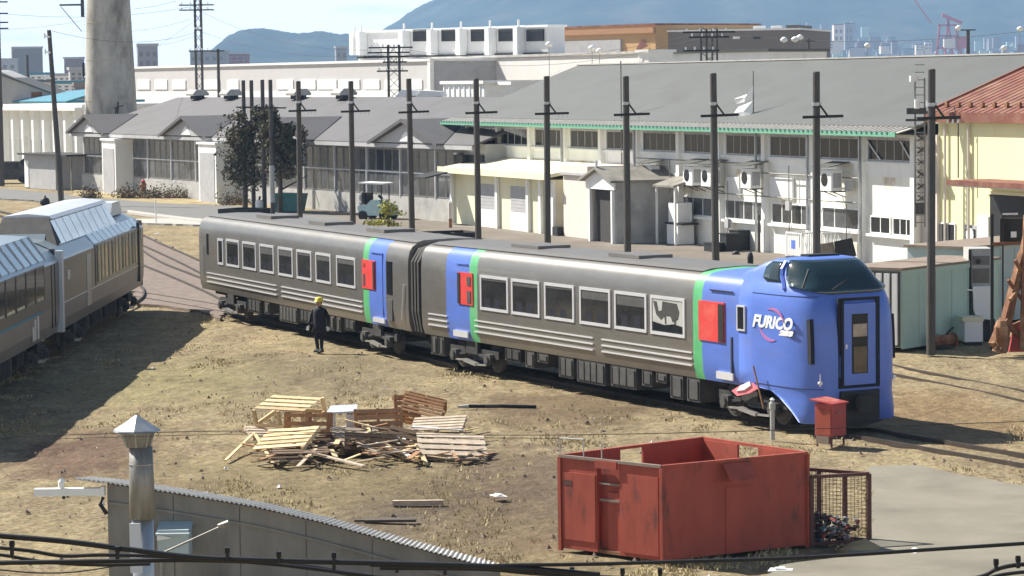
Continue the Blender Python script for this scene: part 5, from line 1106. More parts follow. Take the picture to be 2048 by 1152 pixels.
# scrap at the foot of the nearest pole
for i, (px, py, lb) in enumerate(((1812, 690, 'cream and rust scrap machine part lying behind the blue nose'), (1846, 692, 'small heap of metal scrap touching the foot of the nearest pole'), (1790, 684, 'low dark scrap piece right beside the blue nose'), (1886, 696, 'small dark red scrap right of the nearest pole'))):
    q = G(px, py); t = thing('scrap_part', lb, 'scrap', q, random.uniform(-.5, .5), 'scrap parts behind the blue nose')
    part('drum', MB().tube((-.35, 0, .22), (.35, 0, .26), .18 + .05 * (i == 0), n=10), 'cream' if i == 0 else 'rust', t); part('flange', MB().tube((-.42, 0, .2), (-.36, 0, .2), .26, n=10), 'rust', t); part('flange', MB().tube((.36, 0, .24), (.42, 0, .24), .24, n=10), 'rust', t)
    part('foot', MB().box(-.3, .3, -.15, .15, 0, .1), 'black', t); part('lever', MB().bar((.0, 0, .3), (.3, -.1, .65), .06), 'polelight' if i == 1 else 'black', t)
# things standing on the yard before the hall
def crate(px, py, w_, d_, h_, m_, name, lab, cat, slats=0, group=None):
    q = G(px, py); t = thing(name, lab, cat, q, FRW.a, group)
    bx(t, 'body', m_, 0, w_, 0, d_, .04, h_); bx(t, 'rim', m_, -.03, w_ + .03, -.03, d_ + .03, h_, h_ + .05)
    return t
crate(1408, 505, .9, .7, .45, 'black', 'crate', 'low black crate on the yard left of the third pole, lower one', 'crate', group='black crates by the hall wall'); crate(1404, 485, .9, .6, .5, 'black', 'crate', 'black crate against the hall wall left of the third pole', 'crate', group='black crates by the hall wall')
crate(1458, 502, 1.0, .8, 1.0, 'black', 'crate', 'tall black crate by the hall wall right of the third pole', 'crate', group='black crates by the hall wall')
crate(1440, 505, .7, .8, .9, 'black', 'crate', 'black crate half hidden directly behind the third pole', 'crate', group='black crates by the hall wall')
q = G(1502, 540); t = thing('bollard', 'short black bollard standing behind the train roof near the cab', 'bollard', G(1501, 548)); part('post', MB().lathe([(.13, 0), (.13, .75), (.09, .9), (.05, .95)], 10), 'black', t); part('base', MB().lathe([(.2, 0), (.2, .08)], 10), 'black', t)
q = G(1472, 512); t = thing('stone', 'small round dark stone on the yard', 'stone', q); mb = MB(); mb.lathe([(.1, 0), (.2, .08), (.16, .2), (.03, .26)], 8); part('block', mb, 'black', t, smooth=True)
simple_pole(1518, 512, 430, 134.5, .06, 'thin short dark post against the hall wall behind the cab', 'pole')
for i, px in enumerate((1573, 1612)):
    q = G(px, 522); t = thing('cage_trolley', ['white wire cage trolley by the hall wall, left of the second pole, with blue sign', 'white wire cage trolley by the hall wall, partly behind the second pole'][i], 'trolley', q, FRW.a, 'cage trolleys by the hall')
    Wd, Dp, Ht = 1.5, 1.0, 1.35
    for x in (0, Wd):
        for y in (0, Dp): part('post', MB().bar((x, y, .1), (x, y, Ht), .06), 'white', t)
    me = MB().bar((0, 0, .15), (0, 0, Ht), .03).mesh('bar', 'white')
    for k in range(8): part('bar', me, None, t, (k * Wd / 8 + .1, 0, 0)); part('bar', me, None, t, (k * Wd / 8 + .1, Dp, 0))
    for k in range(5): part('bar', me, None, t, (Wd, k * Dp / 5 + .1, 0))
    part('rail', MB().ring(0, Wd, .12, Ht, .05, -.02, .02).bar((Wd, 0, Ht), (Wd, Dp, Ht), .06).bar((0, 0, Ht), (0, Dp, Ht), .06).bar((0, Dp, Ht), (Wd, Dp, Ht), .06), 'white', t); bx(t, 'base', 'galvdull', 0, Wd, 0, Dp, .1, .16)
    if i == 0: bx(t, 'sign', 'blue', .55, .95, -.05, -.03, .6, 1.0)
t = thing('sheet_shelter', 'dark brown bent metal panel standing behind the cab roof', 'metal sheet', (D(1688, 540, 120).x, 120, 0), -.15); lx = lambda px: D(px, 500, 120).x - t.location.x; lz = lambda y: D(1688, y, 120).z
part('sheet', MB().prism([(lx(1668), lz(483)), (lx(1704), lz(476)), (lx(1713), lz(512)), (lx(1672), lz(516))], 0, .05), 'bellows', t)
part('side_sheet', MB().prism([(lx(1628), lz(490)), (lx(1667), lz(484)), (lx(1671), lz(516)), (lx(1626), lz(512))], .1, .15), 'woodgrey', t)
for px in (1632, 1670, 1708): part('support', MB().bar((lx(px), .2, 0), (lx(px), .2, lz(500)), .06), 'rust', t)
# black troughs
for i, (a, b_, w_) in enumerate((((850, 484), (962, 480), 2.6), ((436, 431), (500, 432), 2.4))):
    fr = FR(G(*a), G(*b_)); t = thing('trough', ['long shallow black trough lying on the yard between two poles above the coupling', 'long black trough beneath the cluster of tall poles'][i], 'trough', **at(fr)); Lq = fr.L
    bx(t, 'side', 'black', 0, Lq, 0, .06, 0, .42); bx(t, 'side', 'black', 0, Lq, w_ - .06, w_, 0, .42); bx(t, 'end', 'bellows', 0, .06, .06, w_ - .06, 0, .42); bx(t, 'end', 'bellows', Lq - .06, Lq, .06, w_ - .06, 0, .42); bx(t, 'floor', 'under', .06, Lq - .06, .06, w_ - .06, 0, .08)
    for k in range(3): bx(t, 'divider', 'equip', (k + 1) * Lq / 4, (k + 1) * Lq / 4 + .05, .06, w_ - .06, .08, .32)
# cart with canopy, bush, skip bin
q = G(757, 440); t = thing('utility_cart', 'small pale teal utility cart with white canopy parked before the gabled workshop', 'cart', q, -.45)
mb = MB(); mb.prism([(-1.05, .3), (1.05, .3), (1.1, .8), (.5, 1.0), (.4, 1.25), (-.2, 1.25), (-.5, .95), (-1.1, .9)], -.6, .6); part('body', mb, 'teal', t)
part('hood', MB().prism([(.45, .96), (1.12, .8), (1.05, .9), (.5, 1.08)], -.55, .55), 'white', t)
part('canopy', MB().slab([(-.95, -.75, 2.35), (.75, -.75, 2.3), (.75, .75, 2.3), (-.95, .75, 2.35)], .09), 'white', t)
for x in (-.7, .5):
    for y in (-.5, .5): part('post', MB().bar((x, y, 1.0), (x, y, 2.3), .05), 'black', t)
part('seat', MB().box(-.7, -.2, -.45, .45, .95, 1.15).box(-.8, -.65, -.45, .45, 1.1, 1.6), 'black', t); part('steering_wheel', MB().tube((.25, -.2, 1.4), (.3, -.2, 1.45), .18, n=12), 'black', t)
for x in (-.75, .7):
    for y in (-.68, .5): part('wheel', MB().tube((x, y, .3), (x, y + .18, .3), .3, n=14), 'black', t)
part('cargo', MB().box(-1.0, -.5, -.3, .3, 1.0, 1.7), 'bellows', t)
t = thing('skip_bin', 'low dark teal skip bin at the foot of the dark tree', 'bin', G(548, 428), -.3); part('hopper', MB().prism([(.1, .15), (1.6, .15), (1.85, 1.3), (0, 1.35)], 0, 1.4), 'dkteal', t); part('lip', MB().box(-.05, 1.9, -.06, 0, 1.25, 1.35), 'dkteal', t); part('skid', MB().box(.2, 1.5, .1, .25, 0, .15).box(.2, 1.5, 1.1, 1.25, 0, .15), 'black', t)
t = thing('white_drum', 'small white drum standing between the clustered poles', 'drum', G(519, 426)); part('barrel', MB().lathe([(.22, 0), (.26, .1), (.26, .75), (.2, .85)], 12), 'white', t); part('tap', MB().tube((0, 0, .85), (.05, 0, 1.1), .07), 'black', t)
t = thing('hydrant', 'dark red hydrant like post in the dry verge before the workshop windows', 'hydrant', G(287, 393)); part('barrel', MB().lathe([(.28, 0), (.24, .15), (.22, .8), (.28, .9), (.15, 1.1)], 10), 'rust', t); part('cap', MB().lathe([(.16, 1.1), (.18, 1.2), (.05, 1.3)], 10), 'binred', t)
t = thing('marker_post', 'thin white and red marker post beside the dark workshop doorway', 'post', G(901, 458)); part('upper', MB().tube((0, 0, .6), (0, 0, 1.5), .12, n=8), 'tan', t); part('lower', MB().tube((0, 0, 0), (0, 0, .6), .1, n=8), 'rust', t); part('cap', MB().tube((0, 0, 1.5), (0, 0, 1.6), .08, n=8), 'white', t)
t = thing('marker_post', 'thin white post on the pale slab between the two trains', 'post', G(312, 448)); part('upper', MB().tube((0, 0, 0), (0, 0, 1.5), .04, n=8), 'white', t); part('foot', MB().box(-.1, .1, -.1, .1, 0, .08), 'white', t)
t = thing('rubbish_sack', 'small black sack on the brown ground left of the utility pole', 'sack', G(90, 412)); part('sack_body', MB().lathe([(.2, 0), (.38, .2), (.3, .5), (.08, .65)], 9), 'black', t, smooth=True); part('knot', MB().tube((0, 0, .62), (.05, 0, .75), .05), 'black', t)

# ---------------------------------------------------------------- foliage
def leaves(pts_fn, n, size, seed):
    rnd = random.Random(seed); v = []; f = []
    for i in range(n):
        c = pts_fn(rnd)
        if c is None: continue
        a = Vector((rnd.gauss(0, 1), rnd.gauss(0, 1), rnd.gauss(0, 1))).normalized(); b_ = a.orthogonal().normalized(); c2 = a.cross(b_); s_ = size * rnd.uniform(.5, 1.3); o_ = len(v)
        v += [c + b_ * s_, c + c2 * s_ * .6, c - b_ * s_, c - c2 * s_ * .6]; f.append((o_, o_ + 1, o_ + 2, o_ + 3))
    return v, f
def tree(px, py, h, blobs, n, size, lab, m_='leafdark', seed=1, group=None, cat='tree', name='tree', m2=None):
    q = G(px, py); t = thing(name, lab, cat, q, 0, group); rnd = random.Random(seed)
    mb = MB(); mb.tube((0, 0, 0), (.1, 0, h * .5), .03 * h, .02 * h, 9); mb.tube((.1, 0, h * .5), (0, 0, h * .95), .02 * h, .005 * h, 7); part('trunk', mb, 'bark', t)
    for k in range(9):
        z = h * (.25 + .07 * k); a = k * 2.4; l_ = h * .25 * (1.2 - k * .09); part('limb', MB().tube((.05, 0, z), (math.cos(a) * l_, math.sin(a) * l_ * .6, z + l_ * .5), .012 * h, .004 * h, 5), 'bark', t)
    def pf(r_):
        b_ = r_.choice(blobs); p = Vector((r_.gauss(0, .55), r_.gauss(0, .55), r_.gauss(0, .55)))
        if p.length > 1.25: return None
        c = Vector((b_[0] + p.x * b_[3], b_[1] + p.y * b_[3], b_[2] + p.z * b_[4]))
        if c.z < .3 or noise.noise(c * 1.1) < -.18: return None
        return c
    v, f = leaves(pf, n, size, seed); me = bpy.data.meshes.new('crown'); me.from_pydata(v, [], f); me.materials.append(M[m_]); part('crown', me, None, t, kind='stuff')
    if m2: v, f = leaves(pf, n // 4, size, seed + 50); me = bpy.data.meshes.new('crown'); me.from_pydata(v, [], f); me.materials.append(M[m2]); part('crown', me, None, t, kind='stuff')
    return t
# photo pixel -> local metres at the tree: about 32 px per metre here
tree(490, 424, 6.5, [(-.3, 0, 5.3, 1.3, 1.2), (.6, 0, 6.2, 1.0, .8), (-.6, 0, 3.6, 1.2, 1.3), (.3, 0, 4.4, 1.3, 1.5), (.1, 0, 2.4, 1.3, .9), (1.2, 0, 5.4, 1.0, 1.0)], 5600, .13, 'ragged dark evergreen tree, sparse and brownish, left of the clustered poles', seed=3, m2='leafbrown', group='dark trees by the clustered poles')
tree(560, 428, 6.2, [(.2, 0, 4.9, 1.2, 1.1), (.7, 0, 4.2, 1.1, 1.2), (-.4, 0, 5.2, 1.0, 1.0), (.3, 0, 3.2, 1.1, .8), (.9, 0, 5.2, .8, .7), (-.6, 0, 6.1, .6, .8)], 9000, .13, 'dense almost black clipped tree among the poles above the teal bin', seed=4, m2='leafbrown', group='dark trees by the clustered poles')
tree(776, 462, 1.7, [(0, 0, 1.3, .5, .4), (-.6, 0, .4, .8, .3), (.4, 0, .7, .6, .5), (.9, -.2, .3, .7, .3)], 1500, .10, 'yellow green bush behind the rear car roof beside the cart', 'leafyellow', 5, cat='bush', name='bush')
for i, (px, w_) in enumerate(((300, 1.1), (340, 1.2), (378, 1.0), (180, .5), (255, .6), (470, .7))):
    q = G(px, 398 + (px > 400) * 14); t = thing('dry_bush', ['dry brown bush against the workshop wall behind the red hydrant', 'dry brown bush in the middle of the wall bed', 'greyish dry bush at the right end of the wall bed', 'brown bush at the left corner of the gabled workshop', 'small dry bush right of the left entrance block', 'small dry bush left of the clustered poles'][i], 'bush', q, 0, 'dry bushes along the workshop wall')
    v, f = leaves(lambda r_: Vector((r_.gauss(0, w_ * .8), r_.gauss(0, .5), abs(r_.gauss(0, .42)))), 700, .09, i + 20); me = bpy.data.meshes.new('twigs'); me.from_pydata(v, [], f); me.materials.append(M['leafbrown']); part('twigs', me, None, t, kind='stuff')
    part('stem', MB().tube((0, 0, 0), (.1, 0, .7), .04, .01), 'bark', t)
# ================================================================ NEAR OBJECTS
# ---- red steel enclosure
A = G(1122, 1100); B = G(1325, 1128); C = G(1615, 1095)
Fs = FR(A, B); u2 = Vector((C.x - B.x, C.y - B.y)); L2 = u2.length; L1 = Fs.L; Hs = 1.70
# local: x along the short left face, y back along the long face
sk = thing('steel_enclosure', 'open topped rust red steel enclosure with cut out hatches in the foreground', 'enclosure', **at(Fs))
ang = math.atan2(u2.y, u2.x) - Fs.a          # direction of the long face in local space
e = Vector((math.cos(ang), math.sin(ang)))
def plate(P, Q, z0, z1, name='plate', m_='skipred', th=.05, par=None, off=0):
    P = Vector(P); Q = Vector(Q); d = (Q - P).normalized(); n_ = Vector((-d.y, d.x)); a = P + n_ * off; b_ = Q + n_ * off
    vs = [(p.x + n_.x * k, p.y + n_.y * k, z) for p in (a, b_) for k in (0, th) for z in (z0, z1)]
    return part(name, MB().add(vs, [(0, 1, 3, 2), (4, 6, 7, 5), (0, 4, 5, 1), (2, 3, 7, 6), (0, 2, 6, 4), (1, 5, 7, 3)]), m_, par or sk)
P0 = Vector((0, 0)); P1 = Vector((L1, 0)); P2 = P1 + e * L2; P3 = Vector(Fs.l((3.56, 52.45)))
def on(a, b_, t_): return a + (b_ - a) * t_
# left face: two flat panels and a recess with a narrow door between
plate(on(P0, P1, 0), on(P0, P1, .37), .05, Hs - .22, 'side_panel'); plate(on(P0, P1, 0), on(P0, P1, .37), Hs - .22, Hs, 'top_band')
plate(on(P0, P1, .59), on(P0, P1, 1), .05, Hs, 'side_panel')
plate(on(P0, P1, .37), on(P0, P1, .59), .05, Hs - .0, 'recess_panel', off=.12)
plate(on(P0, P1, .455), on(P0, P1, .575), .08, Hs - .55, 'narrow_door', off=.06); plate(on(P0, P1, .385), on(P0, P1, .585), Hs - .42, Hs - .39, 'ledge', 'rustroof', off=.02, th=.08)
plate(on(P0, P1, .385), on(P0, P1, .575), .98, 1.02, 'latch_bar', 'rustroof', off=.03, th=.03); plate(on(P0, P1, .37), on(P0, P1, .58), Hs - .12, Hs + .02, 'hinge_plate', 'skipred', off=-.06)
plate(on(P0, P1, .62), on(P0, P1, .97), .12, Hs - .18, 'raised_panel', off=-.02, th=.02); plate(on(P0, P1, .03), on(P0, P1, .355), .22, Hs - .26, 'raised_panel', off=-.02, th=.02)
# long right face, in shade
plate(P1, on(P1, P2, .56), .05, Hs, 'side_panel', off=0); plate(on(P1, P2, .56), P2, .05, Hs, 'side_panel', off=0)
plate(on(P1, P2, .43), on(P1, P2, .59), .05, Hs - .46, 'door_seam', off=-.015, th=.014)
# rear faces with openings
plate(on(P0, P3, 0), on(P0, P3, .40), .05, Hs, 'side_panel', off=-.05); plate(on(P0, P3, .40), on(P0, P3, .56), .05, Hs - .75, 'side_panel', off=-.05); plate(on(P0, P3, .56), P3, .05, Hs, 'side_panel', off=-.05)
plate(on(P3, P2, 0), on(P3, P2, .36), .05, Hs, 'side_panel', off=-.05); plate(on(P3, P2, .36), on(P3, P2, .56), .05, Hs - .75, 'side_panel', off=-.05); plate(on(P3, P2, .56), P2, .05, Hs, 'side_panel', off=-.05)
fl_ = MB(); fl_.prism([(p.x, p.y) for p in (P0 + Vector((.02, .02)), P1 + Vector((-.02, .02)), P2 + Vector((-.05, -.05)), P3)], .04, .10, ax='z'); part('floor', fl_, 'rust', sk)
for a, b_ in ((P0, P1), (P1, P2), (P3, P2), (P0, P3)):
    rim = MB(); rim.bar((a.x, a.y, Hs + .02), (b_.x, b_.y, Hs + .02), .07, .05); part('rim', rim, 'rustroof' if a == P0 and b_ == P1 else 'skipred', sk)
for p in (P0, P1, P2, P3): part('corner_post', MB().box(p.x - .035, p.x + .035, p.y - .035, p.y + .035, 0, Hs), 'skipred', sk)
# flap folded out over the long face
fa = on(P1, P2, .40); fb = on(P1, P2, .58); n_ = Vector((e.y, -e.x))
fq = [(fa.x + n_.x * .06, fa.y + n_.y * .06, Hs - .02), (fb.x + n_.x * .06, fb.y + n_.y * .06, Hs - .02), (fb.x + n_.x * .34, fb.y + n_.y * .34, Hs - .30), (fa.x + n_.x * .34, fa.y + n_.y * .34, Hs - .30)]
part('flap', MB().slab(fq, .03), 'skipred', sk)
for k, t_ in enumerate((.0, .24, .42)):       # upright hooks on the left corner
    b_ = on(P0, P1, t_); part('upright', MB().tube((b_.x, b_.y, Hs), (b_.x, b_.y, Hs + .34), .012), 'polelight', sk)
part('upright_rail', MB().tube((0, 0, Hs + .34), (on(P0, P1, .24).x, 0, Hs + .36), .014), 'polelight', sk)
part('oil_stain', MB().box(.1, .3, -.0245, -.021, 1.2, 1.3), 'cagebrown', sk)
# ---- brown cage with crushed cans
D4 = G(1738, 1087); Fk = FR(C, D4); hk = 1.28; ck = thing('mesh_cage', 'dark brown mesh cage attached beside the red enclosure, heaped with cans', 'cage', **at(Fk, .08)); lk = Fk.L - .08
dk = FR(A, B).y; back = Vector((Fs.w(0, 1) - Fs.w(0, 0)).to_2d()); lb_ = Vector((back.dot(Fk.x), back.dot(Fk.y))).normalized()
vb = Vector((-.80, .6)).normalized(); dl = 2.0; q1 = (lk, 0); q0_ = (0, 0); q2 = (lk - 1.25, 1.5); q3 = (-1.25, 1.5)
for p in (q1, q0_, q2): part('post', MB().bar((*p, 0), (*p, hk), .075), 'cagebrown', ck)
for a, b_ in ((q0_, q1), (q1, q2), (q0_, q3), (q3, q2)):
    for z in (hk, .06): part('rail', MB().bar((*a, z), (*b_, z), .06), 'cagebrown', ck)
for t_ in (.25, .52, .8): 
    a = (q1[0] + (q2[0] - q1[0]) * t_, q1[1] + (q2[1] - q1[1]) * t_); part('post', MB().bar((*a, 0), (*a, hk), .09, .03), 'cagebrown', ck)
for a, b_ in ((q0_, q1), (q1, q2)):
    mb = MB(); Lw = math.dist(a, b_); n_w = int(Lw / .07)
    for k in range(n_w): t_ = k / n_w; c0 = (a[0] + (b_[0] - a[0]) * t_, a[1] + (b_[1] - a[1]) * t_); mb.bar((*c0, 0), (*c0, hk), .006)
    for k in range(18): mb.bar((*a, k * .07), (*b_, k * .07), .006)
    part('mesh_panel', mb, 'cagebrown', ck, kind='stuff')
for i in range(90):
    pass
mb = MB(); rnd = random.Random(5); cols_ = ['white', 'navy', 'blueroof', 'metal', 'binred', 'equip', 'equip', 'navy']
for i in range(420):
    s_ = rnd.random(); t_ = rnd.random(); x = s_ * (lk - .12) + .06 - t_ * 1.2; y = t_ * 1.4 + .06; z = .04 + rnd.random() * (.62 - .25 * s_); a = rnd.uniform(0, 3.1); v = Vector((math.cos(a), math.sin(a), rnd.uniform(-.5, .5))) * .055
    mb.tube(Vector((x, y, z)) - v, Vector((x, y, z)) + v, .034, n=6, mi=rnd.randrange(8))
o = single('can_heap', mb, cols_, 'heap of crushed drink cans inside the brown mesh cage', 'cans', kind='stuff', **at(Fk, .08))
# ---- red bin on legs
Fb = FR(G(1630, 898), G(1660, 908)); rb_ = thing('red_bin', 'small faded red steel bin on thin legs in front of the blue nose', 'bin', G(1630, 893), Fs.a)
L_, D_, b0, b1 = .48, .55, .26, 1.02
rb_e = e
bx(rb_, 'box', 'binred', 0, L_, 0, D_, b0, b1 - .02); part('lid', MB().slab([(-.10, -.08, b1 + .08), (L_ + .04, -.04, b1), (L_ + .04, D_ + .05, b1), (-.10, D_ + .05, b1 + .08)], .03), 'binred', rb_)
for p in ((.04, .04), (L_ - .04, .04), (L_ - .04, D_ - .04), (.04, D_ - .04)): part('leg', MB().bar((*p, 0), (*p, b0), .035), 'cagebrown', rb_)
bx(rb_, 'front_panel', 'skipred', .05, L_ - .03, -.02, 0, b0 + .02, b1 - .15); bx(rb_, 'handle', 'rustroof', L_, L_ + .025, .18, .34, .78, .81); bx(rb_, 'apron', 'rustroof', .05, L_ - .08, -.03, -.01, .08, b0)
t = thing('white_post', 'short pale round post with domed head before the nose bogie', 'post', G(1545, 880)); part('shaft', MB().lathe([(.055, 0), (.055, .72), (.075, .74), (.075, .86), (.03, .93)], 12), 'polelight', t, smooth=False); part('cap', MB().lathe([(.05, .93), (.06, .96), (.01, 1.0)], 12), 'white', t)

# ---- pallet pile
def gpt(px, py, Y): return D(px, py, Y)
def rotm(rx, ry, rz): return Matrix.Rotation(rz, 4, 'Z') @ Matrix.Rotation(ry, 4, 'Y') @ Matrix.Rotation(rx, 4, 'X')
slat_m = {}
def slatmesh(l, w_, h_, m_):
    k = (round(l, 2), round(w_, 2), round(h_, 3), m_)
    if k not in slat_m: slat_m[k] = MB().box(-l / 2, l / 2, -w_ / 2, w_ / 2, -h_ / 2, h_ / 2).mesh('slat', m_)
    return slat_m[k]
def orient(t, loc, rx, ry, rz): t.location = loc; t.rotation_euler = (rx, ry, rz); return t
def pallet(lab, loc, rx, ry, rz, m_='wood', n=6, L_=1.25, W_=1.1):
    t = thing('pallet', lab, 'pallet', group='wooden pallets in the pile'); orient(t, loc, rx, ry, rz)
    for k in range(n): part('slat', slatmesh(L_, W_ / n * .68, .022, m_), None, t, (0, -W_ / 2 + (k + .5) * W_ / n, .12))
    for x in (-L_ / 2 + .05, 0, L_ / 2 - .05): part('stringer', slatmesh(.07, W_, .09, m_), None, t, (x, 0, .064))
    for y in (-W_ / 2 + .08, 0, W_ / 2 - .08): part('slat', slatmesh(L_, .10, .02, m_), None, t, (0, y, .008))
    return t
def crate_w(lab, loc, rx, ry, rz, sx, sy, sz, m_='wood', group='slatted crates in the pile', n=6, side=True):
    t = thing('slatted_crate', lab, 'crate', group=group); orient(t, loc, rx, ry, rz)
    for x in (-sx / 2, 0, sx / 2):
        for y in (-sy / 2, sy / 2): part('post', slatmesh(.07, .05, .001, m_) if 0 else MB().box(x - .04, x + .04, y - .03, y + .03, 0, sz).mesh('post', m_), None, t)
    for k in range(n): part('slat', slatmesh(sx + .06, sy / n * .58, .02, m_), None, t, (0, -sy / 2 + (k + .5) * sy / n, sz + .01))
    for z in ((.06, sz * .5, sz - .06) if side else (.05,)):
        for y in (-sy / 2 - .04, sy / 2 + .04): part('slat', MB().box(-sx / 2, sx / 2, y - .01, y + .01, z - .045, z + .045).mesh('slat', m_), None, t)
    for x in (-sx / 2, sx / 2): part('end_rail', MB().box(x - .03, x + .03, -sy / 2, sy / 2, .0, .09).mesh('end_rail', m_), None, t)
    return t
base = lambda px, Y, z: Vector((D(px, 880, Y).x, Y, z))
crate_w('open slatted wooden crate standing on the left rear top of the pile', base(583, 66.2, .50), .27, .0, -.50, 1.35, .95, .42, n=4, side=False)
crate_w('brown slatted crate at the middle left of the pile with boards inside', base(617, 64.4, .38), -.12, .02, -.05, .98, .6, .50, 'woodred')
pallet('orange brown pallet tilted on edge in the centre of the pile', base(757, 65.2, .48), 1.15, .0, .16, 'woodred', 5, 1.15, .75)
crate_w('brown slatted crate on its side at the rear right top of the pile', base(846, 67.2, .44), .75, .22, -.18, .95, .6, .40, 'woodred')
pallet('pale pallet lying tilted at the front left of the pile', base(575, 63.6, .30), .34, -.10, -.35, 'wood', 5, 1.3, 1.05)
pallet('upright brown pallet leaning behind the right part of the pile', base(812, 67.4, .58), 1.3, 0, .30, 'woodred', 5, .62, .72)
pallet('weathered grey pallet lying flat at the right end of the pile', base(903, 63.2, .14), .24, .06, .10, 'woodgrey', 4, 1.55, 1.45)
pallet('grey pallet under the crates at the left end of the pile', base(548, 65.8, .16), .10, .08, .3, 'woodgrey', 4)
pallet('dark old pallet under the front left of the pile', base(600, 63.0, .10), .06, .0, .1, 'woodold', 4)
pallet('dark old pallet under the centre of the pile', base(680, 64.0, .14), .12, .0, -.2, 'woodold', 4)
pallet('dark old pallet standing nearly upright in the pile front', base(740, 63.6, .22), .9, .1, .1, 'woodold', 4, 1.2, .5)
pallet('dark old pallet leaning left of the grey flat pallet', base(815, 63.8, .24), .8, .2, -.3, 'woodold', 4, 1.0, .6)
pallet('grey pallet stacked flat at the rear right of the pile', base(878, 65.6, .34), .18, -.05, -.1, 'woodgrey', 5)
pallet('grey pallet in the low middle of the pile', base(720, 64.2, .22), .30, .1, .5, 'woodgrey', 5)
def board(lab, p, q, w_, th, m_, name='plank', group=None):
    p = Vector(p); q = Vector(q); o = single(name, MB().bar(p - p, q - p, w_, th), m_, lab, 'plank', p, group=group); return o
def bp_(a, Ya, b_, Yb): return D(*a, Ya), D(*b_, Yb)
for a, Ya, b_, Yb, w_, m_, lab in (((451, 921), 62.6, (508, 866), 65.4, .07, 'wood', 'long pale plank leaning out of the left end of the pile'), ((510, 868), 65.2, (546, 926), 62.0, .07, 'wood', 'pale plank sloping right from the left tip of the pile'), ((613, 903), 62.8, (728, 932), 61.0, .12, 'woodgrey', 'brown plank lying low along the front of the pile'), ((595, 934), 61.4, (632, 898), 63.0, .09, 'woodgrey', 'short grey plank leaning at the front of the pile'), ((735, 878), 64.6, (820, 912), 62.2, .10, 'tan', 'pale lilac plank sloping right in the front of the pile'), ((822, 862), 65.0, (852, 928), 61.6, .10, 'wood', 'pale plank sloping down at the edge of the grey pallet'), ((706, 926), 61.6, (778, 914), 62.2, .05, 'wood', 'thin curved looking pale strip at the pile front'), ((640, 895), 63.4, (745, 862), 64.6, .14, 'woodgrey', 'broad grey board rising right in the middle of the pile'), ((760, 905), 62.6, (700, 880), 63.6, .09, 'woodgrey', 'grey board rising left in the pile front'), ((780, 888), 63.8, (802, 864), 64.8, .16, 'white', 'bright white board tilted up in the right centre of the pile, left one'), ((797, 896), 63.6, (818, 868), 64.6, .14, 'white', 'bright white board tilted up in the right centre of the pile, right one'), ((824, 853), 65.4, (925, 860), 65.0, .16, 'white', 'pale whitish board along the top of the rear right pallet')):
    P_, Q_ = bp_(a, Ya, b_, Yb); board(lab, P_, Q_, w_, .03, m_)
pn = thing('loose_sheet', 'white lilac panel lying on top of the pile between the crates', 'panel', base(686, 65.6, .78)); part('sheet', MB().slab([(-.36, -.35, .0), (.36, -.35, .03), (.33, .4, .1), (-.3, .4, .08)], .04), 'whitemetal', pn); part('support', MB().box(-.28, -.18, -.3, .3, -.45, -.06), 'white', pn); part('support', MB().box(.1, .25, -.3, .3, -.45, -.06), 'white', pn)
rnd = random.Random(9); BX = {}
for i in range(150):
    px = rnd.uniform(525, 950); Y = rnd.uniform(61.8, 66.5); a = base(px, Y, 0); a.z = .05 + rnd.random() * .58 * max(.1, (1 - abs(px - 710) / 280)) * (1 - abs(Y - 64.6) / 5); L_ = rnd.uniform(.35, 1.2); th = rnd.uniform(0, 3.14); d_ = Vector((math.cos(th), math.sin(th), rnd.uniform(-.25, .25))) * L_ / 2
    p, q = a - d_, a + d_; p.z = max(.03, p.z); q.z = max(.03, q.z); k = i % 4
    BX.setdefault(k, []).append((px, p, q, rnd.uniform(.06, .13)))
ONES = 'zeroth first second third fourth fifth sixth seventh eighth ninth tenth eleventh twelfth thirteenth fourteenth fifteenth sixteenth seventeenth eighteenth nineteenth'.split()
NUM = ONES[1:] + ['twentieth'] + ['twenty ' + w_ for w_ in ONES[1:10]] + ['thirtieth'] + ['thirty ' + w_ for w_ in ONES[1:10]] + ['fortieth', 'forty first']
for k, lst in BX.items():
    lst.sort(key=lambda r: (r[1].x + r[2].x))
    for i, (px, p, q, w__) in enumerate(lst):
        tone = ['pale', 'weathered grey', 'reddish brown', 'dark old'][k]; ns = 'short' if (q - p).length < .6 else 'long'
        board(f'{ns} loose {tone} board in the pile, {NUM[i]}' + ' of its colour from the left', p, q, w__, .022, ['wood', 'woodgrey', 'woodred', 'woodold'][k], group=['loose pale boards in the pile', 'loose grey boards in the pile', 'loose reddish boards in the pile', 'loose dark boards in the pile'][k])
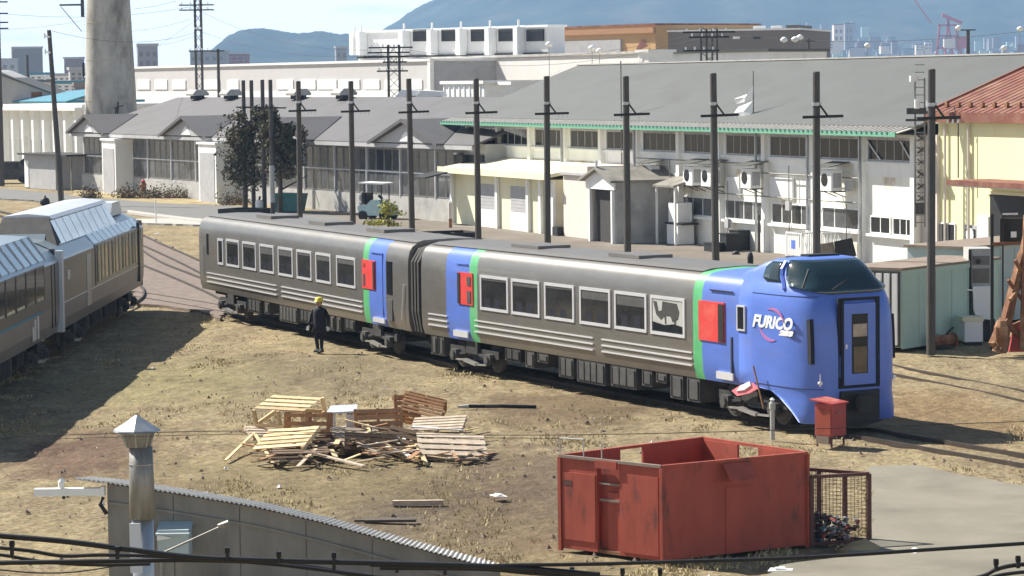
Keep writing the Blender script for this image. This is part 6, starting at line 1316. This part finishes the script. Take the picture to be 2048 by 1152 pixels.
# loose things on the grass
t = thing('log', 'dark log with pale broken end lying beyond the pile', 'log', G(938, 818), -.03); part('trunk', MB().path([(0, 0, .07), (.4, .05, .06), (.8, -.03, .07), (1.2, .04, .05), (1.75, .0, .04)], .05, 7), 'black', t); part('broken_end', MB().tube((-.3, 0, .06), (0, 0, .07), .03, .06, 8), 'polelight', t)
t = thing('beam', 'long pale edged timber beam lying on the dark soil', 'beam', G(785, 1012), .0); bx(t, 'body', 'woodgrey', 0, 1.02, 0, .2, 0, .09); bx(t, 'edge', 'rustroof', 0, 1.02, 0, .02, .091, .10)
t = thing('beam', 'dark flat rotting board lying below the pale edged beam', 'beam', G(770, 1045), .0); bx(t, 'body', 'bark', -.4, .6, 0, .3, 0, .05); bx(t, 'splinter', 'bark', -.6, -.3, .1, .22, 0, .04)
t = thing('sand_heap', 'small yellowish sand heap at the foot of the mesh cage', 'heap', G(1728, 1104)); mb = MB(); mb.lathe([(.5, 0), (.36, .08), (.2, .16), (.05, .22)], 12); mb.v = [(x + .06 * noise.noise(Vector((x * 4, y * 4, 1))), y, z + .05 * noise.noise(Vector((x * 5, y * 5, z)))) for x, y, z in mb.v]; part('sand', mb, 'drygrass', t, smooth=True)
for i, (px, py, lb) in enumerate(((1560, 1150, 'flat white paper on the pavement at the bottom'), (1830, 1112, 'crumpled grey scrap on the pavement'), (998, 1000, 'small white scrap on the soil'), (316, 470, 'flat white scrap beside the rails between the trains'))):
    t = thing('litter', lb, 'litter', G(px, py), i); part('sheet', MB().slab([(-.22, -.1, .09), (.2, -.12, .10), (.24, .1, .09), (-.15, .12, .11)], .02), 'white', t); part('crease', MB().slab([(-.1, -.05, .13), (.1, -.04, .12), (.08, .06, .14), (-.08, .05, .13)], .02), 'offwhite', t)

# ---- man with yellow helmet
q = G(640, 704); man = thing('person', 'person in dark coat and yellow helmet with white gloves walking beside the rear car', 'person', q, R(160))
def skin(name, verts, edges, m_, parent, root=0, lev=2):
    me = bpy.data.meshes.new(name); me.from_pydata([v[:3] for v in verts], edges, []); o = bpy.data.objects.new(name, me); COL.objects.link(o); o.parent = parent; me.materials.append(M[m_])
    bm = bmesh.new(); bm.from_mesh(me); ly = bm.verts.layers.skin.verify(); bm.verts.ensure_lookup_table()
    for i, v in enumerate(verts): s_ = bm.verts[i][ly]; s_.radius = (v[3], v[4] if len(v) > 4 else v[3]); s_.use_root = (i == root)
    bm.to_mesh(me); bm.free(); md = o.modifiers.new('skin', 'SKIN'); md.use_smooth_shade = True; o.modifiers.new('sub', 'SUBSURF').levels = lev; o.modifiers['sub'].render_levels = lev
    return o
# local +y is where he faces (away and to the left); x to his right
V = [(0, 0, .88, .15, .12), (0, .02, 1.10, .16, .12), (0, .02, 1.30, .17, .12), (0, 0, 1.42, .07, .07), (0, .01, 1.50, .055),
     (.19, .0, 1.32, .075), (.30, -.02, 1.08, .06), (.33, .12, .88, .045), (-.19, 0, 1.32, .075), (-.28, -.06, 1.10, .06), (-.30, -.02, .86, .045),
     (.09, 0, .80, .105), (.10, .04, .46, .075), (.10, -.06, .10, .055), (.10, .08, .04, .045), (-.09, 0, .80, .105), (-.10, .08, .46, .075), (-.10, .10, .10, .055), (-.10, .24, .04, .045)]
E_ = [(0, 1), (1, 2), (2, 3), (3, 4), (2, 5), (5, 6), (6, 7), (2, 8), (8, 9), (9, 10), (0, 11), (11, 12), (12, 13), (13, 14), (0, 15), (15, 16), (16, 17), (17, 18)]
body = skin('body', V, E_, 'navy', man)
coat = MB(); coat.lathe([(.25, .62), (.235, .80), (.20, 1.0), (.21, 1.2), (.20, 1.34), (.12, 1.42)], 14); coat.v = [(x * 1.0, y * .72, z) for x, y, z in coat.v]; part('coat', coat, 'navy', man, smooth=True)
hd = MB(); hd.lathe([(.03, 1.44), (.075, 1.48), (.092, 1.56), (.088, 1.63), (.05, 1.68)], 14); part('head', hd, 'skin', man, smooth=True)
part('nose', MB().prism([(.085, 1.57), (.125, 1.545), (.085, 1.535)], -.012, .012, ax='x'), 'skin', man); 
for s_ in (-1, 1): part('ear', MB().tube((s_ * .088, 0, 1.57), (s_ * .103, 0, 1.57), .026, n=8), 'skin', man); part('eye', MB().box(s_ * .035 - .012, s_ * .035 + .012, .082, .092, 1.583, 1.592), 'black', man)
part('mouth', MB().box(-.02, .02, .083, .09, 1.505, 1.51), 'binred', man)
part('hair', MB().lathe([(.094, 1.53), (.097, 1.6), (.09, 1.64)], 12, (0, -.012)), 'black', man, smooth=True)
hm = MB(); hm.lathe([(.155, 1.605), (.150, 1.62), (.135, 1.66), (.115, 1.71), (.07, 1.745), (.01, 1.755)], 18); hm.v = [(x, y * 1.1 + (.02 if z < 1.61 else 0), z) for x, y, z in hm.v]; part('helmet', hm, 'helmet', man, smooth=True)
part('collar', MB().lathe([(.10, 1.39), (.085, 1.45)], 12), 'equip', man, smooth=True)
def hand(c, d_, side):
    c = Vector(c); vs_ = [(c.x, c.y, c.z, .042, .03), (c.x, c.y + .01, c.z - .07, .045, .028)]; ed = [(0, 1)]
    for k in range(4):
        ox = (-.036 + k * .024); l_ = (.055, .07, .066, .05)[k]; i0 = len(vs_); vs_ += [(c.x + ox, c.y + .012, c.z - .10, .013), (c.x + ox, c.y + .025, c.z - .10 - l_ * .6, .012), (c.x + ox, c.y + .05, c.z - .10 - l_, .010)]; ed += [(1, i0), (i0, i0 + 1), (i0 + 1, i0 + 2)]
    i0 = len(vs_); vs_ += [(c.x - side * .05, c.y + .02, c.z - .05, .014), (c.x - side * .065, c.y + .04, c.z - .09, .012)]; ed += [(0, i0), (i0, i0 + 1)]
    return skin('glove', vs_, ed, 'white', man, lev=1)
hand((.335, .14, .86), 1, 1); hand((-.30, 0, .84), 1, -1)
for s_, y_ in ((1, .0), (-1, .16)): part('shoe', MB().prism([(y_ - .13, 0), (y_ + .17, 0), (y_ + .16, .05), (y_ + .04, .10), (y_ - .12, .10)], s_ * .10 - .05, s_ * .10 + .05, ax='x'), 'black', man)

# ---- foreground shed with corrugated roof edge
Yw = 44.0
edge = [(150, 957), (212, 964), (360, 986), (512, 1012), (640, 1042), (780, 1080), (900, 1112), (1000, 1140)]
sh = thing('foreground_shed', 'grey shed wall under a corrugated roof edge at the bottom of the view', 'shed', (D(212, 1000, Yw).x, Yw, 0)); ox, oy = sh.location.x, sh.location.y
E2 = [(D(x, y, Yw).x - ox, D(x, y, Yw).z) for x, y in edge]
wp = [(a, b_ - .05) for a, b_ in E2[1:]]; part('wall', MB().prism([(0, 0), (wp[-1][0], 0)] + wp[::-1], .12, .3), 'shedwall', sh)
part('side_wall', MB().box(0, .15, .3, 2.7, 0, wp[0][1] - .35), 'shedwall', sh)
mb = MB(); n = 0; vs = []; Lr = 2.3; tan_ = math.tan(R(7.6)); x = E2[0][0]; cols__ = 0
def ez(x):
    for (a, za__), (b_, zb__) in zip(E2, E2[1:]):
        if a <= x <= b_: t_ = (x - a) / (b_ - a); return za__ + (zb__ - za__) * t_
    return E2[-1][1]
while x < E2[-1][0]:
    z = ez(x) + .014 * math.cos((x - E2[0][0]) * 2 * math.pi / .075); vs += [(x, 0, z), (x, Lr, z - Lr * tan_)]; x += .0125; cols__ += 1
mb.add(vs, [(2 * i, 2 * i + 2, 2 * i + 3, 2 * i + 1) for i in range(cols__ - 1)]); ro = part('roof', mb, 'shedroof', sh, smooth=False); md = ro.modifiers.new('s', 'SOLIDIFY'); md.thickness = .012; md.offset = -1
for z0_, w_ in ((.34, .05),):
    pts = [(a, .10, b_ - z0_) for a, b_ in E2[1:]]; mb = MB()
    for a, b_ in zip(pts, pts[1:]): mb.bar(a, b_, .05, .04)
    part('batten', mb, 'shedwall', sh)
part('gutter_elbow', MB().path([(-.05, .05, E2[1][1] - .25), (-.1, .05, E2[1][1] - .36), (.0, .05, E2[1][1] - .52)], .035), 'black', sh)
for k in range(1, 6):
    x = k * 1.05; part('wall_joint', MB().box(x - .003, x + .003, .112, .122, 0, ez(x) - .08), 'bellows', sh)
gt = thing('gutter_beam', 'pale horizontal beam with a small vent left of the corrugated roof', 'beam', (D(68, 985, Yw).x, Yw, D(140, 992, Yw).z)); wd = D(210, 985, Yw).x - D(68, 985, Yw).x
bx(gt, 'beam_body', 'offwhite', 0, wd - .06, 0, .14, 0, .115); bx(gt, 'end_cap', 'white', wd - .06, wd - .01, -.01, .15, -.01, .14); part('vent', MB().tube((.42, .07, .115), (.42, .07, .2), .045).tube((.41, .07, .2), (.45, .05, .25), .05), 'white', gt); part('bracket', MB().box(.44, .48, .02, .1, -.05, 0), 'black', gt)
# ---- sheet metal flue
Yc = 40.0; flx = D(283, 950, Yc).x; fz = lambda y: D(283, y, Yc).z; s = Yc / FOC
fu = thing('metal_flue', 'dull metal flue pipe with flared head and shiny conical cap in the left foreground', 'flue', (flx, Yc, 0))
mb = MB(); mb.lathe([(48 * s, fz(862)), (46 * s, fz(858)), (24 * s, fz(845)), (3 * s, fz(830))], 8); mb.v = [(x - 7 * s, y, z) for x, y, z in mb.v]; part('cap', mb, 'galv', fu)
mb = MB(); mb.lathe([(25 * s, fz(893)), (36 * s, fz(860))], 20); mb.v = [(x - 6 * s, y, z) for x, y, z in mb.v]; part('flared_head', mb, 'galvdull', fu, smooth=False)
for k in range(8):
    a = k * math.pi / 4; part('strut', MB().bar((25 * s * math.cos(a) - 6 * s, 25 * s * math.sin(a), fz(893)), (37 * s * math.cos(a) - 6 * s, 37 * s * math.sin(a), fz(856)), .02), 'galv', fu)
mb = MB(); mb.lathe([(27 * s, fz(1036)), (25 * s, fz(960)), (23.5 * s, fz(893))], 20); part('pipe', mb, 'galvdull', fu, smooth=True)
for y in (928, 995): part('seam', MB().lathe([(25.5 * s, fz(y + 1)), (25.8 * s, fz(y - 1))], 20), 'galv', fu)
part('lower_pipe', MB().lathe([(22 * s, 0.1), (22 * s, fz(1036))], 16), 'galv', fu, smooth=True); part('footing', MB().box(-.25, .25, -.25, .25, 0, .12), 'concrete', fu); part('side_panel', MB().box(-.16, .0, -.24, -.20, fz(1140), fz(1042)), 'whitemetal', fu)
vb_ = thing('vent_box', 'blue grey vent box with a painted glint on the shed wall beside the flue', 'vent', (D(320, 1100, 43.9).x, 43.9, 0)); w2 = D(382, 1100, 43.9).x - vb_.location.x
bx(vb_, 'casing', 'containerblue', 0, w2, -.3, .2, D(350, 1106, 43.9).z, D(350, 1054, 43.9).z); part('hood', MB().slab([(-.02, -.36, D(350, 1060, 43.9).z), (w2 + .02, -.36, D(350, 1060, 43.9).z), (w2 + .02, .2, D(350, 1046, 43.9).z), (-.02, .2, D(350, 1046, 43.9).z)], .03), 'containerblue', vb_)
part('painted_glint', MB().prism([(0, D(350, 1074, 43.9).z), (.24, D(350, 1069, 43.9).z), (0, D(350, 1062, 43.9).z)], -.345, -.325), 'white', vb_)  # white triangle painted on the hood front as a sun glint
la = thing('lamp_arm', 'thin slanting lamp arm with a small round lamp over the shed wall', 'lamp', (D(325, 1104, 42).x, 42, 0)); p0_ = D(325, 1106, 42); p1_ = D(455, 1047, 42)
f0 = (p0_.x - la.location.x, 0, p0_.z); f1 = (p1_.x - la.location.x, 0, p1_.z); part('arm', MB().tube(f0, f1, .015), 'galvdull', la); part('lamp_head', MB().tube((f1[0] - .14, 0, f1[2] - .04), (f1[0] + .02, 0, f1[2]), .035, .06, 10), 'galvdull', la); part('post', MB().tube((0, 0, 0), f0, .03), 'galvdull', la)

# ---- overhead cables close to the camera
def cable(lab, pts, Y, r, clips=(), group='overhead cables near the camera'):
    P = smooth_pts([D(x, y, Y) for x, y in pts], 6); o = thing('overhead_cable', lab, 'cable', P[0], 0, group); o0 = P[0]
    part('strand', MB().path([p - o0 for p in P], r, 7), 'cable', o, smooth=True)
    for (x, y0, y1) in clips:
        a = D(x, y0, Y - .02) - o0; b_ = D(x, y1, Y - .02) - o0; part('spacer', MB().bar(a, b_, .022, .03), 'cable', o); part('clamp', MB().tube(a + Vector((-.015, 0, 0)), a + Vector((.015, 0, 0)), .022), 'cable', o)
    return o
Yl = 18.0
cable('upper thick black cable falling from the left edge', [(-80, 1064), (0, 1072), (120, 1082), (250, 1098), (380, 1114), (512, 1120), (740, 1126), (1000, 1134), (1200, 1150)], Yl, .019, [(24, 1088, 1115), (235, 1098, 1118), (455, 1100, 1125), (558, 1108, 1125), (668, 1110, 1140)])
cable('middle black cable with spacers at bottom left', [(-80, 1090), (0, 1096), (60, 1102), (125, 1112), (200, 1110), (300, 1112), (420, 1118), (560, 1130), (660, 1142), (800, 1160)], Yl + .1, .013)
cable('lower black cable crossing the flue base', [(-80, 1130), (0, 1126), (120, 1124), (240, 1122), (380, 1120), (512, 1124), (620, 1134), (700, 1148), (760, 1158)], Yl + .2, .017)
cable('second lower cable joining at the left bottom', [(-80, 1106), (0, 1110), (50, 1118), (110, 1126), (200, 1130), (300, 1128)], Yl + .3, .012)
cable('thin grey wire sagging at the bottom left corner', [(-80, 1134), (0, 1140), (80, 1146), (160, 1143), (250, 1128), (330, 1112)], Yl + .5, .005)
cable('thick black cable rising to the right edge in front of the red enclosure', [(740, 1130), (900, 1134), (1000, 1131), (1200, 1128), (1400, 1122), (1540, 1118), (1700, 1110), (1850, 1100), (2048, 1087), (2130, 1081)], Yl, .013)
cable('lower black cable under the red enclosure with small clips', [(760, 1136), (960, 1138), (1060, 1146), (1150, 1152), (1340, 1160)], Yl + .15, .015, [(794, 1126, 1145), (890, 1130, 1150), (1065, 1137, 1150), (1144, 1140, 1154), (1245, 1142, 1156), (1320, 1142, 1156)])
cable('black cable loop rising at the bottom right corner', [(1880, 1172), (1960, 1154), (1990, 1140), (2020, 1132), (2060, 1128), (2120, 1124)], Yl, .015, [(1992, 1124, 1142), (2036, 1118, 1136)])
cable('lower black cable at the bottom right corner', [(1930, 1172), (1985, 1154), (2030, 1146), (2100, 1140)], Yl + .2, .013)
cable('thin wire crossing low over the yard before the pallet pile', [(-80, 876), (200, 868), (480, 862), (760, 868), (1100, 870), (1500, 862), (2130, 840)], 30, .004)
cable('second thin wire just above the first across the yard', [(-80, 884), (240, 874), (520, 868), (820, 874), (1120, 877)], 30.3, .003)

# ================================================================ HAZE
hz = MB().box(-8900, 8900, -390, 9400, -1.2, 430); hm_ = bpy.data.materials.new('haze'); hm_.use_nodes = True; nt = hm_.node_tree; nt.nodes.clear(); M['haze'] = hm_
oo = nt.nodes.new('ShaderNodeOutputMaterial'); pv = nt.nodes.new('ShaderNodeVolumePrincipled'); pv.inputs['Color'].default_value = (.33, .54, .88, 1); pv.inputs['Density'].default_value = .00015; pv.inputs['Anisotropy'].default_value = 0
nt.links.new(pv.outputs[0], oo.inputs['Volume'])
hzo = single('haze', hz, 'haze', None, None, kind='stuff')
